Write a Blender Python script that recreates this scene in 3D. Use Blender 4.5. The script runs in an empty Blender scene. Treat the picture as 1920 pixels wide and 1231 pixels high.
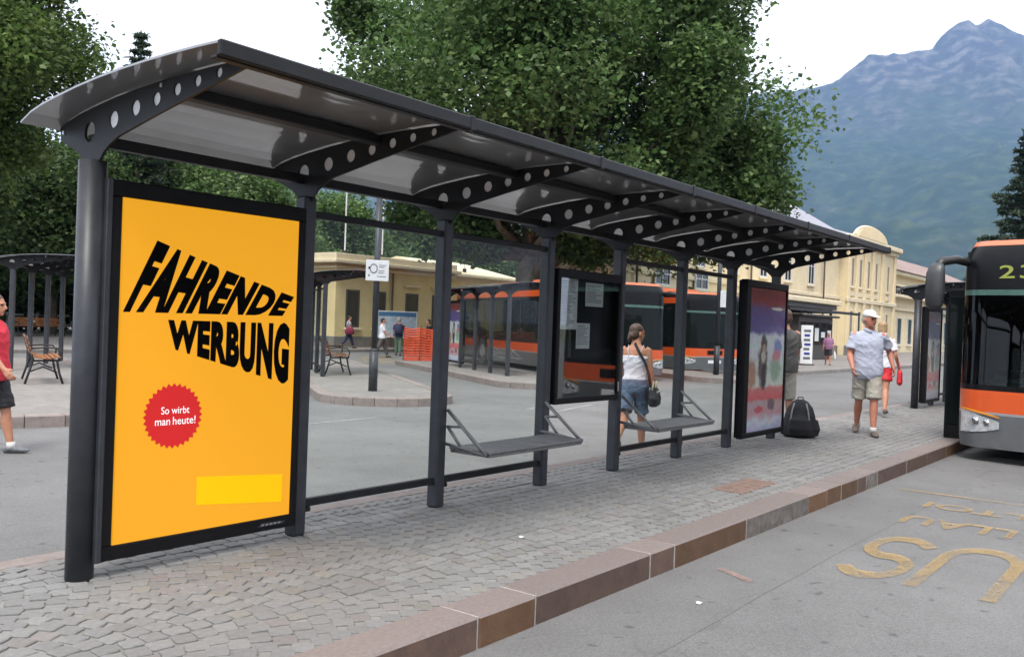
import bpy, bmesh, math, random
import numpy as np
from mathutils import Vector, Matrix, Euler
R = math.radians
random.seed(7)
rng = np.random.default_rng(7)
S = bpy.context.scene
COL = S.collection

# ------------------------------------------------------------------ camera
def make_camera():
    a, r, p = R(37.67), R(2.12), R(-0.36)
    fwd = Vector((math.cos(a)*math.cos(p), math.sin(a)*math.cos(p), math.sin(p)))
    right = Vector((math.sin(a), -math.cos(a), 0))
    up = right.cross(fwd)
    cu = up*math.cos(r) - right*math.sin(r)
    cr = right*math.cos(r) + up*math.sin(r)
    cd = bpy.data.cameras.new('camera'); cam = bpy.data.objects.new('camera', cd)
    COL.objects.link(cam)
    m = Matrix((cr, cu, -fwd)).transposed().to_4x4()
    m.translation = Vector((-2.326, -4.517, 1.38))
    cam.matrix_world = m
    cd.sensor_width = 36; cd.lens = 1700/1920*36
    cd.clip_start = 0.05; cd.clip_end = 20000
    S.camera = cam
make_camera()

# ------------------------------------------------------------------ sky, sun, exposure
SUN_EL, SUN_AZ = 58, 205            # azimuth measured from +X towards +Y, where the sun stands
W = bpy.data.worlds.new('World'); S.world = W; W.use_nodes = True
nt = W.node_tree; nt.nodes.clear()
sky = nt.nodes.new('ShaderNodeTexSky'); sky.sky_type = 'NISHITA'; sky.sun_disc = False
sky.sun_elevation = R(SUN_EL); sky.sun_rotation = R(90-SUN_AZ); sky.air_density = 1.0; sky.dust_density = 3.0
mixn = nt.nodes.new('ShaderNodeMix'); mixn.data_type = 'RGBA'
mixn.inputs[0].default_value = 0.88
mixn.inputs[7].default_value = (7.9, 7.75, 7.6, 1)      # even layer of bright white cloud
bg = nt.nodes.new('ShaderNodeBackground'); bg.inputs[1].default_value = 0.11
wo = nt.nodes.new('ShaderNodeOutputWorld')
nt.links.new(sky.outputs[0], mixn.inputs[6]); nt.links.new(mixn.outputs[2], bg.inputs[0]); nt.links.new(bg.outputs[0], wo.inputs[0])
sd = bpy.data.lights.new('sun', 'SUN'); sd.energy = 1.3; sd.angle = R(18); sd.color = (1.0, 0.96, 0.9)
so = bpy.data.objects.new('sun', sd); COL.objects.link(so)
d = Vector((math.cos(R(SUN_EL))*math.cos(R(SUN_AZ)), math.cos(R(SUN_EL))*math.sin(R(SUN_AZ)), math.sin(R(SUN_EL))))
so.rotation_euler = d.to_track_quat('Z', 'Y').to_euler(); so.location = (0, 0, 60)
S.view_settings.view_transform = 'Standard'; S.view_settings.look = 'None'
S.view_settings.exposure = 1.56; S.view_settings.gamma = 1.0
S.view_settings.use_curve_mapping = False
S.render.engine = 'CYCLES'
S.cycles.use_denoising = True
S.cycles.max_bounces = 8; S.cycles.diffuse_bounces = 4; S.cycles.glossy_bounces = 4
S.cycles.transparent_max_bounces = 24; S.cycles.transmission_bounces = 4; S.cycles.volume_bounces = 0
S.cycles.caustics_reflective = False; S.cycles.caustics_refractive = False
S.cycles.sample_clamp_indirect = 6

# ------------------------------------------------------------------ materials
MATS = {}
def mk(name, col, rough=0.6, metal=0.0, var=0.0, vscale=6.0, bump=0.0, bscale=40.0, rand=0.0, spec=0.5, coat=0.0,
       col2=None, emit=None, detail=4.0):
    m = bpy.data.materials.new(name); m.use_nodes = True; MATS[name] = m
    t = m.node_tree; b = t.nodes['Principled BSDF']
    b.inputs['Base Color'].default_value = (*col, 1); b.inputs['Roughness'].default_value = rough
    b.inputs['Metallic'].default_value = metal; b.inputs['Specular IOR Level'].default_value = spec
    b.inputs['Coat Weight'].default_value = coat; b.inputs['Coat Roughness'].default_value = 0.08
    N, L = t.nodes.new, t.links.new
    out = None
    tc = N('ShaderNodeTexCoord')
    if var > 0:
        nz = N('ShaderNodeTexNoise'); nz.inputs['Scale'].default_value = vscale; nz.inputs['Detail'].default_value = detail
        nz.inputs['Roughness'].default_value = 0.65
        L(tc.outputs['Object'], nz.inputs['Vector'])
        mx = N('ShaderNodeMix'); mx.data_type = 'RGBA'
        c2 = col2 if col2 else tuple(min(1, c*(1+var)) for c in col)
        c1 = col if col2 else tuple(c*(1-var) for c in col)
        mx.inputs[6].default_value = (*c1, 1); mx.inputs[7].default_value = (*c2, 1)
        rp = N('ShaderNodeMapRange'); rp.inputs[1].default_value = 0.3; rp.inputs[2].default_value = 0.7
        L(nz.outputs[0], rp.inputs[0]); L(rp.outputs[0], mx.inputs[0])
        out = mx.outputs[2]
    if rand > 0:
        oi = N('ShaderNodeObjectInfo'); gi = N('ShaderNodeNewGeometry')
        ad = N('ShaderNodeMath'); ad.operation = 'ADD'; L(oi.outputs['Random'], ad.inputs[0]); L(gi.outputs['Random Per Island'], ad.inputs[1])
        fr = N('ShaderNodeMath'); fr.operation = 'FRACT'; L(ad.outputs[0], fr.inputs[0])
        mr = N('ShaderNodeMapRange'); mr.inputs[3].default_value = 1-rand; mr.inputs[4].default_value = 1+rand
        L(fr.outputs[0], mr.inputs[0])
        hs = N('ShaderNodeHueSaturation'); L(mr.outputs[0], hs.inputs['Value'])
        if out: L(out, hs.inputs['Color'])
        else: hs.inputs['Color'].default_value = (*col, 1)
        out = hs.outputs[0]
    if out: L(out, b.inputs['Base Color'])
    if bump > 0:
        n2 = N('ShaderNodeTexNoise'); n2.inputs['Scale'].default_value = bscale; n2.inputs['Detail'].default_value = 3
        L(tc.outputs['Object'], n2.inputs['Vector'])
        bp = N('ShaderNodeBump'); bp.inputs['Strength'].default_value = bump; bp.inputs['Distance'].default_value = 0.01
        L(n2.outputs[0], bp.inputs['Height']); L(bp.outputs[0], b.inputs['Normal'])
    if emit:
        b.inputs['Emission Color'].default_value = (*emit[0], 1); b.inputs['Emission Strength'].default_value = emit[1]
    return m

def srgb(r, g, b):
    f = lambda c: (c/255/12.92) if c/255 <= 0.04045 else ((c/255+0.055)/1.055)**2.4
    return (f(r), f(g), f(b))

mk('steel_dark', (0.013, 0.0135, 0.015), 0.5, 0.0, var=0.25, vscale=9, bump=0.03, bscale=120, spec=0.28)
mk('steel_post', (0.036, 0.039, 0.046), 0.42, 0.1, var=0.25, vscale=7, spec=0.4, bump=0.03, bscale=120)
mk('frame_black', (0.007, 0.007, 0.008), 0.5, 0.0, var=0.2, vscale=5, spec=0.15)
mk('roof_sheet', (0.19, 0.194, 0.202), 0.3, 0.0, var=0.10, vscale=3, spec=0.5, coat=1.0)
MATS['roof_sheet'].node_tree.nodes['Principled BSDF'].inputs['Coat Roughness'].default_value = 0.05
MATS['roof_sheet'].node_tree.nodes['Principled BSDF'].inputs['Coat IOR'].default_value = 1.75
mk('hole_bright', (0.82, 0.82, 0.82), 0.35, var=0.08, vscale=40)  # brightness seen through the bracket holes, put into a pale colour
mk('bolt_zinc', (0.5, 0.5, 0.5), 0.35, 0.8)
mk('seat_metal', (0.17, 0.17, 0.175), 0.45, 0.35, var=0.15, vscale=14, bump=0.05, bscale=200)
mk('paper', (0.62, 0.64, 0.63), 0.8, var=0.05, vscale=20)
mk('ink', (0.12, 0.13, 0.14), 0.8)
mk('white_paint', (0.75, 0.75, 0.74), 0.5, var=0.05, vscale=5)
mk('print_black', (0.002, 0.002, 0.002), 0.8, spec=0.05)
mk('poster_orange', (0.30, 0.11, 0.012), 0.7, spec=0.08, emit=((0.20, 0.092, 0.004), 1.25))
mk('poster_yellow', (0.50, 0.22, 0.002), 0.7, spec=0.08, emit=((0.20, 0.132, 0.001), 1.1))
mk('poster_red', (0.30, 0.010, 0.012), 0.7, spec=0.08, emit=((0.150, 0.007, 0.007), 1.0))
mk('poster_white', (0.8, 0.8, 0.8), 0.5, emit=((1, 1, 1), 0.15))
mk('skin', srgb(196, 140, 112), 0.55, var=0.10, vscale=12, spec=0.35)
mk('skin_tan', srgb(180, 128, 102), 0.55, var=0.12, vscale=12, spec=0.35)
mk('skin_red', srgb(182, 122, 100), 0.55, var=0.14, vscale=14, spec=0.35)
mk('eye_dark', (0.02, 0.015, 0.012), 0.4)
mk('lip', srgb(150, 85, 75), 0.5)
mk('wood_orange', srgb(140, 88, 48), 0.55, var=0.3, vscale=7)
mk('iron', (0.03, 0.03, 0.032), 0.5, 0.4, var=0.2, vscale=20)
mk('rubber', (0.018, 0.018, 0.018), 0.8, var=0.2, vscale=20)
mk('chrome', (0.7, 0.7, 0.72), 0.15, 1.0)
mk('plastic_black', (0.015, 0.015, 0.016), 0.4)

def glass_mat(name, tint=(0.93, 0.96, 0.95), refl=0.06):
    m = bpy.data.materials.new(name); m.use_nodes = True; MATS[name] = m
    t = m.node_tree; t.nodes.clear(); N, L = t.nodes.new, t.links.new
    o = N('ShaderNodeOutputMaterial'); mx = N('ShaderNodeMixShader'); tr = N('ShaderNodeBsdfTransparent'); gl = N('ShaderNodeBsdfGlossy')
    tr.inputs[0].default_value = (*tint, 1); gl.inputs['Roughness'].default_value = 0.02; gl.inputs[0].default_value = (0.9, 0.9, 0.9, 1)
    lw = N('ShaderNodeLayerWeight'); lw.inputs[0].default_value = 0.5
    pw = N('ShaderNodeMath'); pw.operation = 'POWER'; pw.inputs[1].default_value = 4.0; L(lw.outputs['Facing'], pw.inputs[0])
    mu = N('ShaderNodeMath'); mu.operation = 'MULTIPLY_ADD'; mu.inputs[1].default_value = 0.35; mu.inputs[2].default_value = refl
    L(pw.outputs[0], mu.inputs[0]); mu.use_clamp = True
    L(mu.outputs[0], mx.inputs[0]); L(tr.outputs[0], mx.inputs[1]); L(gl.outputs[0], mx.inputs[2]); L(mx.outputs[0], o.inputs[0])
    return m
glass_mat('glass_clear', tint=(0.95, 0.97, 0.96), refl=0.008)
glass_mat('glass_case', tint=(0.9, 0.92, 0.92), refl=0.10)

# ------------------------------------------------------------------ mesh helpers
class MB:
    def __init__(s): s.v = []; s.f = []; s.mi = []
    def add(s, vs, fs, mi=0):
        o = len(s.v); s.v += [tuple(p) for p in vs]; s.f += [tuple(i+o for i in f) for f in fs]; s.mi += [mi]*len(fs)
        return s
    def box(s, x0, x1, y0, y1, z0, z1, mi=0, ch=0.0, M=None):
        if ch <= 0:
            vs = [(x, y, z) for z in (z0, z1) for y in (y0, y1) for x in (x0, x1)]
            fs = [(0, 2, 3, 1), (4, 5, 7, 6), (0, 1, 5, 4), (2, 6, 7, 3), (0, 4, 6, 2), (1, 3, 7, 5)]
        else:
            vs = []; idx = {}
            X, Y, Z = (x0, x1), (y0, y1), (z0, z1)
            for i in (0, 1):
                for j in (0, 1):
                    for k in (0, 1):
                        sx, sy, sz = 1-2*i, 1-2*j, 1-2*k
                        idx[i, j, k, 'x'] = len(vs); vs.append((X[i], Y[j]+sy*ch, Z[k]+sz*ch))
                        idx[i, j, k, 'y'] = len(vs); vs.append((X[i]+sx*ch, Y[j], Z[k]+sz*ch))
                        idx[i, j, k, 'z'] = len(vs); vs.append((X[i]+sx*ch, Y[j]+sy*ch, Z[k]))
            fs = []
            for a in (0, 1):
                q = [(0, 0), (1, 0), (1, 1), (0, 1)]
                fx = [idx[a, j, k, 'x'] for j, k in q]; fs.append(fx if a else fx[::-1])
                fy = [idx[i, a, k, 'y'] for i, k in q]; fs.append(fy[::-1] if a else fy)
                fz = [idx[i, j, a, 'z'] for i, j in q]; fs.append(fz if a else fz[::-1])
            for a in (0, 1):
                for b in (0, 1):
                    e = [idx[0, a, b, 'y'], idx[1, a, b, 'y'], idx[1, a, b, 'z'], idx[0, a, b, 'z']]; fs.append(e if (a == b) else e[::-1])
                    e = [idx[a, 0, b, 'x'], idx[a, 1, b, 'x'], idx[a, 1, b, 'z'], idx[a, 0, b, 'z']]; fs.append(e[::-1] if (a == b) else e)
                    e = [idx[a, b, 0, 'x'], idx[a, b, 1, 'x'], idx[a, b, 1, 'y'], idx[a, b, 0, 'y']]; fs.append(e if (a == b) else e[::-1])
            for i in (0, 1):
                for j in (0, 1):
                    for k in (0, 1):
                        e = [idx[i, j, k, 'x'], idx[i, j, k, 'y'], idx[i, j, k, 'z']]; fs.append(e if (i+j+k) % 2 else e[::-1])
        if M is not None: vs = [tuple(M @ Vector(p)) for p in vs]
        return s.add(vs, fs, mi)
    def tube(s, pts, rad, n=10, mi=0, cap=True, flat=None):
        """pts list of 3-vectors, rad: radius or list of radius / (ra, rb)"""
        pts = [Vector(p) for p in pts]; k = len(pts)
        if not isinstance(rad, (list,)): rad = [rad]*k
        tang = []
        for i in range(k):
            t = (pts[min(i+1, k-1)]-pts[max(i-1, 0)])
            tang.append(t.normalized() if t.length > 1e-9 else Vector((0, 0, 1)))
        ref = Vector(flat) if flat is not None else (Vector((0, 0, 1)) if abs(tang[0].z) < 0.9 else Vector((1, 0, 0)))
        a = (ref - tang[0]*ref.dot(tang[0])).normalized(); rings = []; vs = []
        for i in range(k):
            a = (a - tang[i]*a.dot(tang[i])); a = a.normalized() if a.length > 1e-6 else Vector((1, 0, 0))
            b = tang[i].cross(a); r = rad[i]; ra, rb = r if isinstance(r, tuple) else (r, r)
            for j in range(n):
                th = 2*math.pi*j/n; vs.append(pts[i]+a*ra*math.cos(th)+b*rb*math.sin(th))
        fs = [(i*n+j, i*n+(j+1) % n, (i+1)*n+(j+1) % n, (i+1)*n+j) for i in range(k-1) for j in range(n)]
        if cap: fs += [tuple(range(n))[::-1], tuple((k-1)*n+j for j in range(n))]
        return s.add(vs, fs, mi)
    def loft(s, secs, n=16, mi=0, cap=True, p=2.0):
        """secs: (cx, cy, z, hx, hy) horizontal superellipse sections, bottom to top"""
        vs = []
        for cx, cy, z, hx, hy in secs:
            for j in range(n):
                th = 2*math.pi*j/n; c, q = math.cos(th), math.sin(th)
                vs.append((cx+hx*math.copysign(abs(c)**(2/p), c), cy+hy*math.copysign(abs(q)**(2/p), q), z))
        k = len(secs)
        fs = [(i*n+j, i*n+(j+1) % n, (i+1)*n+(j+1) % n, (i+1)*n+j) for i in range(k-1) for j in range(n)]
        if cap: fs += [tuple(range(n))[::-1], tuple((k-1)*n+j for j in range(n))]
        return s.add(vs, fs, mi)
    def ell(s, c, r, n=12, m=8, mi=0, M=None):
        vs = [(0, 0, -1)]
        for i in range(1, m):
            ph = -math.pi/2+math.pi*i/m
            vs += [(math.cos(ph)*math.cos(2*math.pi*j/n), math.cos(ph)*math.sin(2*math.pi*j/n), math.sin(ph)) for j in range(n)]
        vs.append((0, 0, 1)); fs = []
        for j in range(n):
            fs.append((0, 1+(j+1) % n, 1+j)); fs.append((len(vs)-1, 1+(m-2)*n+j, 1+(m-2)*n+(j+1) % n))
        for i in range(m-2):
            for j in range(n): fs.append((1+i*n+j, 1+i*n+(j+1) % n, 1+(i+1)*n+(j+1) % n, 1+(i+1)*n+j))
        vs = [Vector((p[0]*r[0], p[1]*r[1], p[2]*r[2])) for p in vs]
        if M is not None: vs = [M @ p for p in vs]
        return s.add([p+Vector(c) for p in vs], fs, mi)
    def prism(s, poly, z0, z1, mi=0, M=None):
        """poly: CCW list of (x, y), extruded in z; concave allowed for simple shapes (ngon caps)"""
        n = len(poly); vs = [(x, y, z0) for x, y in poly]+[(x, y, z1) for x, y in poly]
        fs = [tuple(range(n))[::-1], tuple(range(n, 2*n))]+[(i, (i+1) % n, n+(i+1) % n, n+i) for i in range(n)]
        if M is not None: vs = [tuple(M @ Vector(p)) for p in vs]
        return s.add(vs, fs, mi)
    def mesh(s, name, mats, smooth=False):
        me = bpy.data.meshes.new(name); me.from_pydata(s.v, [], s.f)
        for m in (mats if isinstance(mats, (list, tuple)) else [mats]): me.materials.append(MATS[m])
        if any(s.mi): me.polygons.foreach_set('material_index', s.mi)
        if smooth: me.polygons.foreach_set('use_smooth', [True]*len(me.polygons))
        me.update(); return me
    def build(s, name, mats, parent=None, smooth=False, loc=None, rotz=None):
        return link(name, s.mesh(name, mats, smooth), parent, loc, rotz)

def link(name, me, parent=None, loc=None, rotz=None):
    o = bpy.data.objects.new(name, me); COL.objects.link(o)
    if parent: o.parent = parent
    if loc is not None: o.location = loc
    if rotz is not None: o.rotation_euler = (0, 0, rotz)
    return o
def tag(o, label=None, cat=None, group=None, kind=None):
    if label: o['label'] = label
    if cat: o['category'] = cat
    if group: o['group'] = group
    if kind: o['kind'] = kind
    return o
def thing(name, label, cat, loc=(0, 0, 0), rotz=0, group=None):
    o = bpy.data.objects.new(name, None); COL.objects.link(o); o.location = loc; o.rotation_euler = (0, 0, rotz)
    o.empty_display_size = 0.2
    return tag(o, label, cat, group)
def copy_tree(o, parent=None):
    c = o.copy(); COL.objects.link(c)
    if parent: c.parent = parent
    for ch in list(o.children): copy_tree(ch, c)
    return c
def eval_mesh(ob, name):
    dg = bpy.context.evaluated_depsgraph_get(); dg.update()
    me = bpy.data.meshes.new_from_object(ob.evaluated_get(dg)); me.name = name
    return me
def voxel(mb, name, mats, vox, smooth=5, parent=None):
    """union of closed shapes -> one continuous surface"""
    me = mb.mesh(name+'_raw', mats); ob = bpy.data.objects.new(name+'_raw', me); COL.objects.link(ob)
    m = ob.modifiers.new('r', 'REMESH'); m.mode = 'VOXEL'; m.voxel_size = vox; m.use_smooth_shade = True
    if smooth:
        sm = ob.modifiers.new('s', 'SMOOTH'); sm.factor = 0.5; sm.iterations = smooth
    out = eval_mesh(ob, name); bpy.data.objects.remove(ob); bpy.data.meshes.remove(me)
    out.materials.clear()
    for k in (mats if isinstance(mats, (list, tuple)) else [mats]): out.materials.append(MATS[k])
    out.polygons.foreach_set('use_smooth', [True]*len(out.polygons)); out.polygons.foreach_set('material_index', [0]*len(out.polygons))
    return out
def text_geo(s, offset=0.0, space=1.0, shear=0.0):
    c = bpy.data.curves.new('txt', 'FONT'); c.body = s; c.offset = offset; c.space_character = space; c.shear = shear; c.resolution_u = 4
    o = bpy.data.objects.new('txt', c); COL.objects.link(o); me = eval_mesh(o, 'txt')
    bpy.data.objects.remove(o); bpy.data.curves.remove(c)
    v = np.array([p.co[:] for p in me.vertices]); f = [tuple(p.vertices) for p in me.polygons]; bpy.data.meshes.remove(me)
    v = v[:, :2]; v = (v-v.min(0))/(v.max(0)-v.min(0)); return v, f
def text_mesh(name, s, mat, fn, offset=0.0, space=1.0, parent=None):
    """fn maps (u, v) in the unit square of the string to a 3-D point"""
    v, f = text_geo(s, offset, space); mb = MB(); mb.add([fn(u, w) for u, w in v], f)
    return mb.build(name, mat, parent)
def plate_with_holes(outline, holes, thick):
    """2-D filled curve with holes, extruded symmetrically; returns mesh in its own xy plane"""
    c = bpy.data.curves.new('pl', 'CURVE'); c.dimensions = '2D'; c.fill_mode = 'BOTH'; c.extrude = thick/2
    def spl(pts):
        sp = c.splines.new('POLY'); sp.points.add(len(pts)-1)
        for q, p in zip(sp.points, pts): q.co = (p[0], p[1], 0, 1)
        sp.use_cyclic_u = True
    spl(outline)
    for x, y, r in holes: spl([(x+r*math.cos(t*math.pi/10), y+r*math.sin(t*math.pi/10)) for t in range(20)])
    o = bpy.data.objects.new('pl', c); COL.objects.link(o); me = eval_mesh(o, 'plate')
    bpy.data.objects.remove(o); bpy.data.curves.remove(c); return me
# ------------------------------------------------------------------ ground, roads, pavements
def asphalt(name, base):
    m = bpy.data.materials.new(name); m.use_nodes = True; MATS[name] = m
    t = m.node_tree; b = t.nodes['Principled BSDF']; N, L = t.nodes.new, t.links.new
    b.inputs['Roughness'].default_value = 0.85; b.inputs['Specular IOR Level'].default_value = 0.3
    tc = N('ShaderNodeTexCoord')
    def noise(scale, det=4, rough=0.6):
        n = N('ShaderNodeTexNoise'); n.inputs['Scale'].default_value = scale; n.inputs['Detail'].default_value = det; n.inputs['Roughness'].default_value = rough
        L(tc.outputs['Object'], n.inputs['Vector']); return n.outputs[0]
    def ramp(src, a, bb, lo, hi):
        r = N('ShaderNodeMapRange'); r.inputs[1].default_value = a; r.inputs[2].default_value = bb; r.inputs[3].default_value = lo; r.inputs[4].default_value = hi
        L(src, r.inputs[0]); return r.outputs[0]
    def mul(a, c):
        n = N('ShaderNodeMath'); n.operation = 'MULTIPLY'; L(a, n.inputs[0]); L(c, n.inputs[1]); return n.outputs[0]
    f = mul(ramp(noise(0.35), 0.3, 0.7, 0.82, 1.12), ramp(noise(2.2, 6), 0.3, 0.7, 0.92, 1.08))
    f = mul(f, ramp(noise(170, 2), 0.3, 0.7, 0.72, 1.28))
    f = mul(f, ramp(noise(55, 2), 0.35, 0.65, 0.9, 1.1))
    # small dark oil drips and patches
    f = mul(f, ramp(noise(9.0, 1, 0.4), 0.70, 0.76, 1.0, 0.62))
    vo = N('ShaderNodeTexVoronoi'); vo.feature = 'DISTANCE_TO_EDGE'; vo.inputs['Scale'].default_value = 0.33
    mp = N('ShaderNodeMapping'); L(tc.outputs['Object'], mp.inputs[0])
    ds = N('ShaderNodeTexNoise'); ds.inputs['Scale'].default_value = 1.4; L(tc.outputs['Object'], ds.inputs['Vector'])
    va = N('ShaderNodeVectorMath'); va.operation = 'ADD'; L(mp.outputs[0], va.inputs[0]); L(ds.outputs[1], va.inputs[1]); L(va.outputs[0], vo.inputs['Vector'])
    f = mul(f, ramp(vo.outputs[0], 0.0, 0.004, 0.88, 1.0))
    c = N('ShaderNodeMix'); c.data_type = 'RGBA'; c.blend_type = 'MULTIPLY'; c.inputs[0].default_value = 1
    c.inputs[6].default_value = (*base, 1); L(f, c.inputs[7]); L(c.outputs[2], b.inputs['Base Color'])
    bp = N('ShaderNodeBump'); bp.inputs['Strength'].default_value = 0.5; bp.inputs['Distance'].default_value = 0.004
    L(noise(190, 2), bp.inputs['Height']); L(bp.outputs[0], b.inputs['Normal'])
    return m
asphalt('asphalt', (0.153, 0.152, 0.151))
asphalt('asphalt_gutter', (0.150, 0.149, 0.147))
mk('far_ground', (0.10, 0.11, 0.07), 0.95, var=0.4, vscale=0.02)
mk('cobble', (0.186, 0.184, 0.179), 0.8, var=0.14, vscale=30, rand=0.11, bump=0.35, bscale=60)
mk('cobble_red', (0.190, 0.175, 0.168), 0.8, var=0.14, vscale=30, rand=0.10, bump=0.35, bscale=60)
mk('cobble_ochre', (0.192, 0.184, 0.166), 0.8, var=0.14, vscale=30, rand=0.10, bump=0.35, bscale=60)
mk('joint_sand', (0.26, 0.255, 0.24), 0.95, var=0.45, vscale=3.0, bump=0.4, bscale=90, col2=(0.15, 0.145, 0.132))
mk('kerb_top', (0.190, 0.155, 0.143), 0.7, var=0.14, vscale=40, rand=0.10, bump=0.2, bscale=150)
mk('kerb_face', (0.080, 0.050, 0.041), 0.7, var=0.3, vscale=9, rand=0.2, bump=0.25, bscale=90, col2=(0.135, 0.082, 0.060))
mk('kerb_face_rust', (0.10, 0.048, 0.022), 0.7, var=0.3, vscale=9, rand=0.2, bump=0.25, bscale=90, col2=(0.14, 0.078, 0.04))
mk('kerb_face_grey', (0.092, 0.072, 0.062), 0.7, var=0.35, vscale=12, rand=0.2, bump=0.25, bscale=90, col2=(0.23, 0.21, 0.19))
mk('mortar', (0.36, 0.34, 0.32), 0.9, var=0.2, vscale=30)
mk('island_paving', (0.20, 0.185, 0.172), 0.85, var=0.2, vscale=5, bump=0.5, bscale=14)
mk('island_kerb', (0.21, 0.175, 0.16), 0.75, var=0.2, vscale=8, rand=0.12, bump=0.2, bscale=60)

def stain(name, scale=0.9, lo=0.88, hi=1.08):
    # broad patches of wear and dirt over the laid stones
    t = MATS[name].node_tree; N, L = t.nodes.new, t.links.new; b = t.nodes['Principled BSDF']; src = b.inputs['Base Color'].links[0].from_socket
    ge = N('ShaderNodeNewGeometry'); n = N('ShaderNodeTexNoise'); n.inputs['Scale'].default_value = scale; n.inputs['Detail'].default_value = 5; L(ge.outputs['Position'], n.inputs['Vector'])
    r = N('ShaderNodeMapRange'); r.inputs[1].default_value = 0.3; r.inputs[2].default_value = 0.7; r.inputs[3].default_value = lo; r.inputs[4].default_value = hi; L(n.outputs[0], r.inputs[0])
    m = N('ShaderNodeMix'); m.data_type = 'RGBA'; m.blend_type = 'MULTIPLY'; m.inputs[0].default_value = 1; L(src, m.inputs[6]); L(r.outputs[0], m.inputs[7]); L(m.outputs[2], b.inputs['Base Color'])
for k in ('cobble', 'cobble_red', 'cobble_ochre', 'joint_sand', 'island_paving'): stain(k)
def worn_paint(name, col, keep=0.5):
    m = mk(name, col, 0.8, var=0.2, vscale=12)
    t = m.node_tree; N, L = t.nodes.new, t.links.new; b = t.nodes['Principled BSDF']; o = t.nodes['Material Output']
    tc = N('ShaderNodeTexCoord'); n = N('ShaderNodeTexNoise'); n.inputs['Scale'].default_value = 26; n.inputs['Detail'].default_value = 6; n.inputs['Roughness'].default_value = 0.75
    n3 = N('ShaderNodeTexNoise'); n3.inputs['Scale'].default_value = 3.0; n3.inputs['Detail'].default_value = 3
    L(tc.outputs['Object'], n.inputs['Vector']); L(tc.outputs['Object'], n3.inputs['Vector'])
    a = N('ShaderNodeMath'); a.operation = 'ADD'; L(n.outputs[0], a.inputs[0]); L(n3.outputs[0], a.inputs[1])
    r = N('ShaderNodeMapRange'); r.inputs[1].default_value = 1.0-0.5*keep+0.08; r.inputs[2].default_value = 1.0-0.5*keep+0.38; r.inputs[3].default_value = 0.12; r.inputs[4].default_value = 0.50
    L(a.outputs[0], r.inputs[0]); tr = N('ShaderNodeBsdfTransparent'); mx = N('ShaderNodeMixShader')
    L(r.outputs[0], mx.inputs[0]); L(tr.outputs[0], mx.inputs[1]); L(b.outputs[0], mx.inputs[2]); L(mx.outputs[0], o.inputs[0])
worn_paint('paint_yellow', (0.40, 0.27, 0.10), 0.60)
worn_paint('paint_white', (0.42, 0.42, 0.42), 0.55)
worn_paint('paint_pink', (0.36, 0.23, 0.19), 0.55)

ZR = -0.15
m = MB(); n = 40
gx = np.linspace(-7500, 10500, n); gy = np.linspace(-8500, 10500, n)
m.add([(x, y, -0.45) for y in gy for x in gx], [(j*n+i, j*n+i+1, (j+1)*n+i+1, (j+1)*n+i) for j in range(n-1) for i in range(n-1)])
tag(m.build('ground', 'far_ground'), kind='structure')
m = MB(); m.box(-60, 150, -45, 90, ZR-0.3, ZR); tag(m.build('road', 'asphalt'), kind='structure')
# strip of newer asphalt along the kerb (gutter) and painted marks
road = bpy.data.objects['road']
pts = []; x = -8.0; prev = None; m = MB(); k = 0
while x < 60:
    w = 2.50+0.008*math.sin(x*1.3)+0.006*math.sin(x*4.1)
    pts.append((x, -w)); x += 0.6
vs = [(x, -1.86, ZR+0.002) for x, y in pts]+[(x, y, ZR+0.002) for x, y in pts]; q = len(pts)
m.add(vs, [(i, q+i, q+i+1, i+1) for i in range(q-1)]); m.build('gutter_strip', 'asphalt_gutter', road)
ZP = ZR+0.008
def road_text(s, y_left, y_right, x_bot, x_top, name='road_lettering', mat='paint_yellow', off=0.0):
    text_mesh(name, s, mat, lambda u, v: (x_bot+(x_top-x_bot)*v, y_left+(y_right-y_left)*u, ZP), offset=off, parent=road)
def stroke(pts, w, name, mat, closed=False):
    pts = [Vector((p[0], p[1], 0)) for p in pts]; m = MB(); vs = []
    for i, p in enumerate(pts):
        t = (pts[min(i+1, len(pts)-1)]-pts[max(i-1, 0)]).normalized(); nn = Vector((-t.y, t.x, 0))
        vs += [(p+nn*w[0]*abs(nn.x)+Vector((0, 0, 0)) if False else p+Vector((nn.x*w[0], nn.y*w[1], 0)))[:2]+(ZP,),
               (p-Vector((nn.x*w[0], nn.y*w[1], 0)))[:2]+(ZP,)]
    m.add(vs, [(2*i, 2*i+1, 2*i+3, 2*i+2) for i in range(len(pts)-1)])
    return m.build(name, mat, road)
# the large S and U (upside down from here: painted for the driver), B beyond
def arc(cx, cy, rx, ry, a0, a1, n=12): return [(cx+rx*math.cos(R(a0+(a1-a0)*i/n)), cy+ry*math.sin(R(a0+(a1-a0)*i/n))) for i in range(n+1)]
def letter_pts(lp, y_left, wid, x_bot, hgt): return [(x_bot-v*hgt, y_left+u*wid) for u, v in lp]
Sx = [(0.06, 0.16)]+arc(0.5, 0.27, 0.44, 0.25, 215, 360, 8)+arc(0.5, 0.30, 0.44, 0.22, 10, 85, 5)+arc(0.5, 0.70, 0.44, 0.20, 265, 180, 6)+arc(0.5, 0.73, 0.44, 0.25, 175, 30, 10)
Ux = [(0.06, 0.98), (0.06, 0.32)]+arc(0.5, 0.30, 0.44, 0.28, 180, 360, 12)+[(0.94, 0.98)]
Bx = [(0.06, 0.0), (0.06, 0.98), (0.5, 0.98)]+arc(0.5, 0.75, 0.40, 0.23, 90, -90, 8)+arc(0.5, 0.27, 0.44, 0.25, 90, -90, 8)+[(0.06, 0.02)]
stroke(letter_pts(Sx, -2.98, 0.40, 4.98, 1.34), (0.10, 0.042), 'road_lettering', 'paint_yellow')
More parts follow.
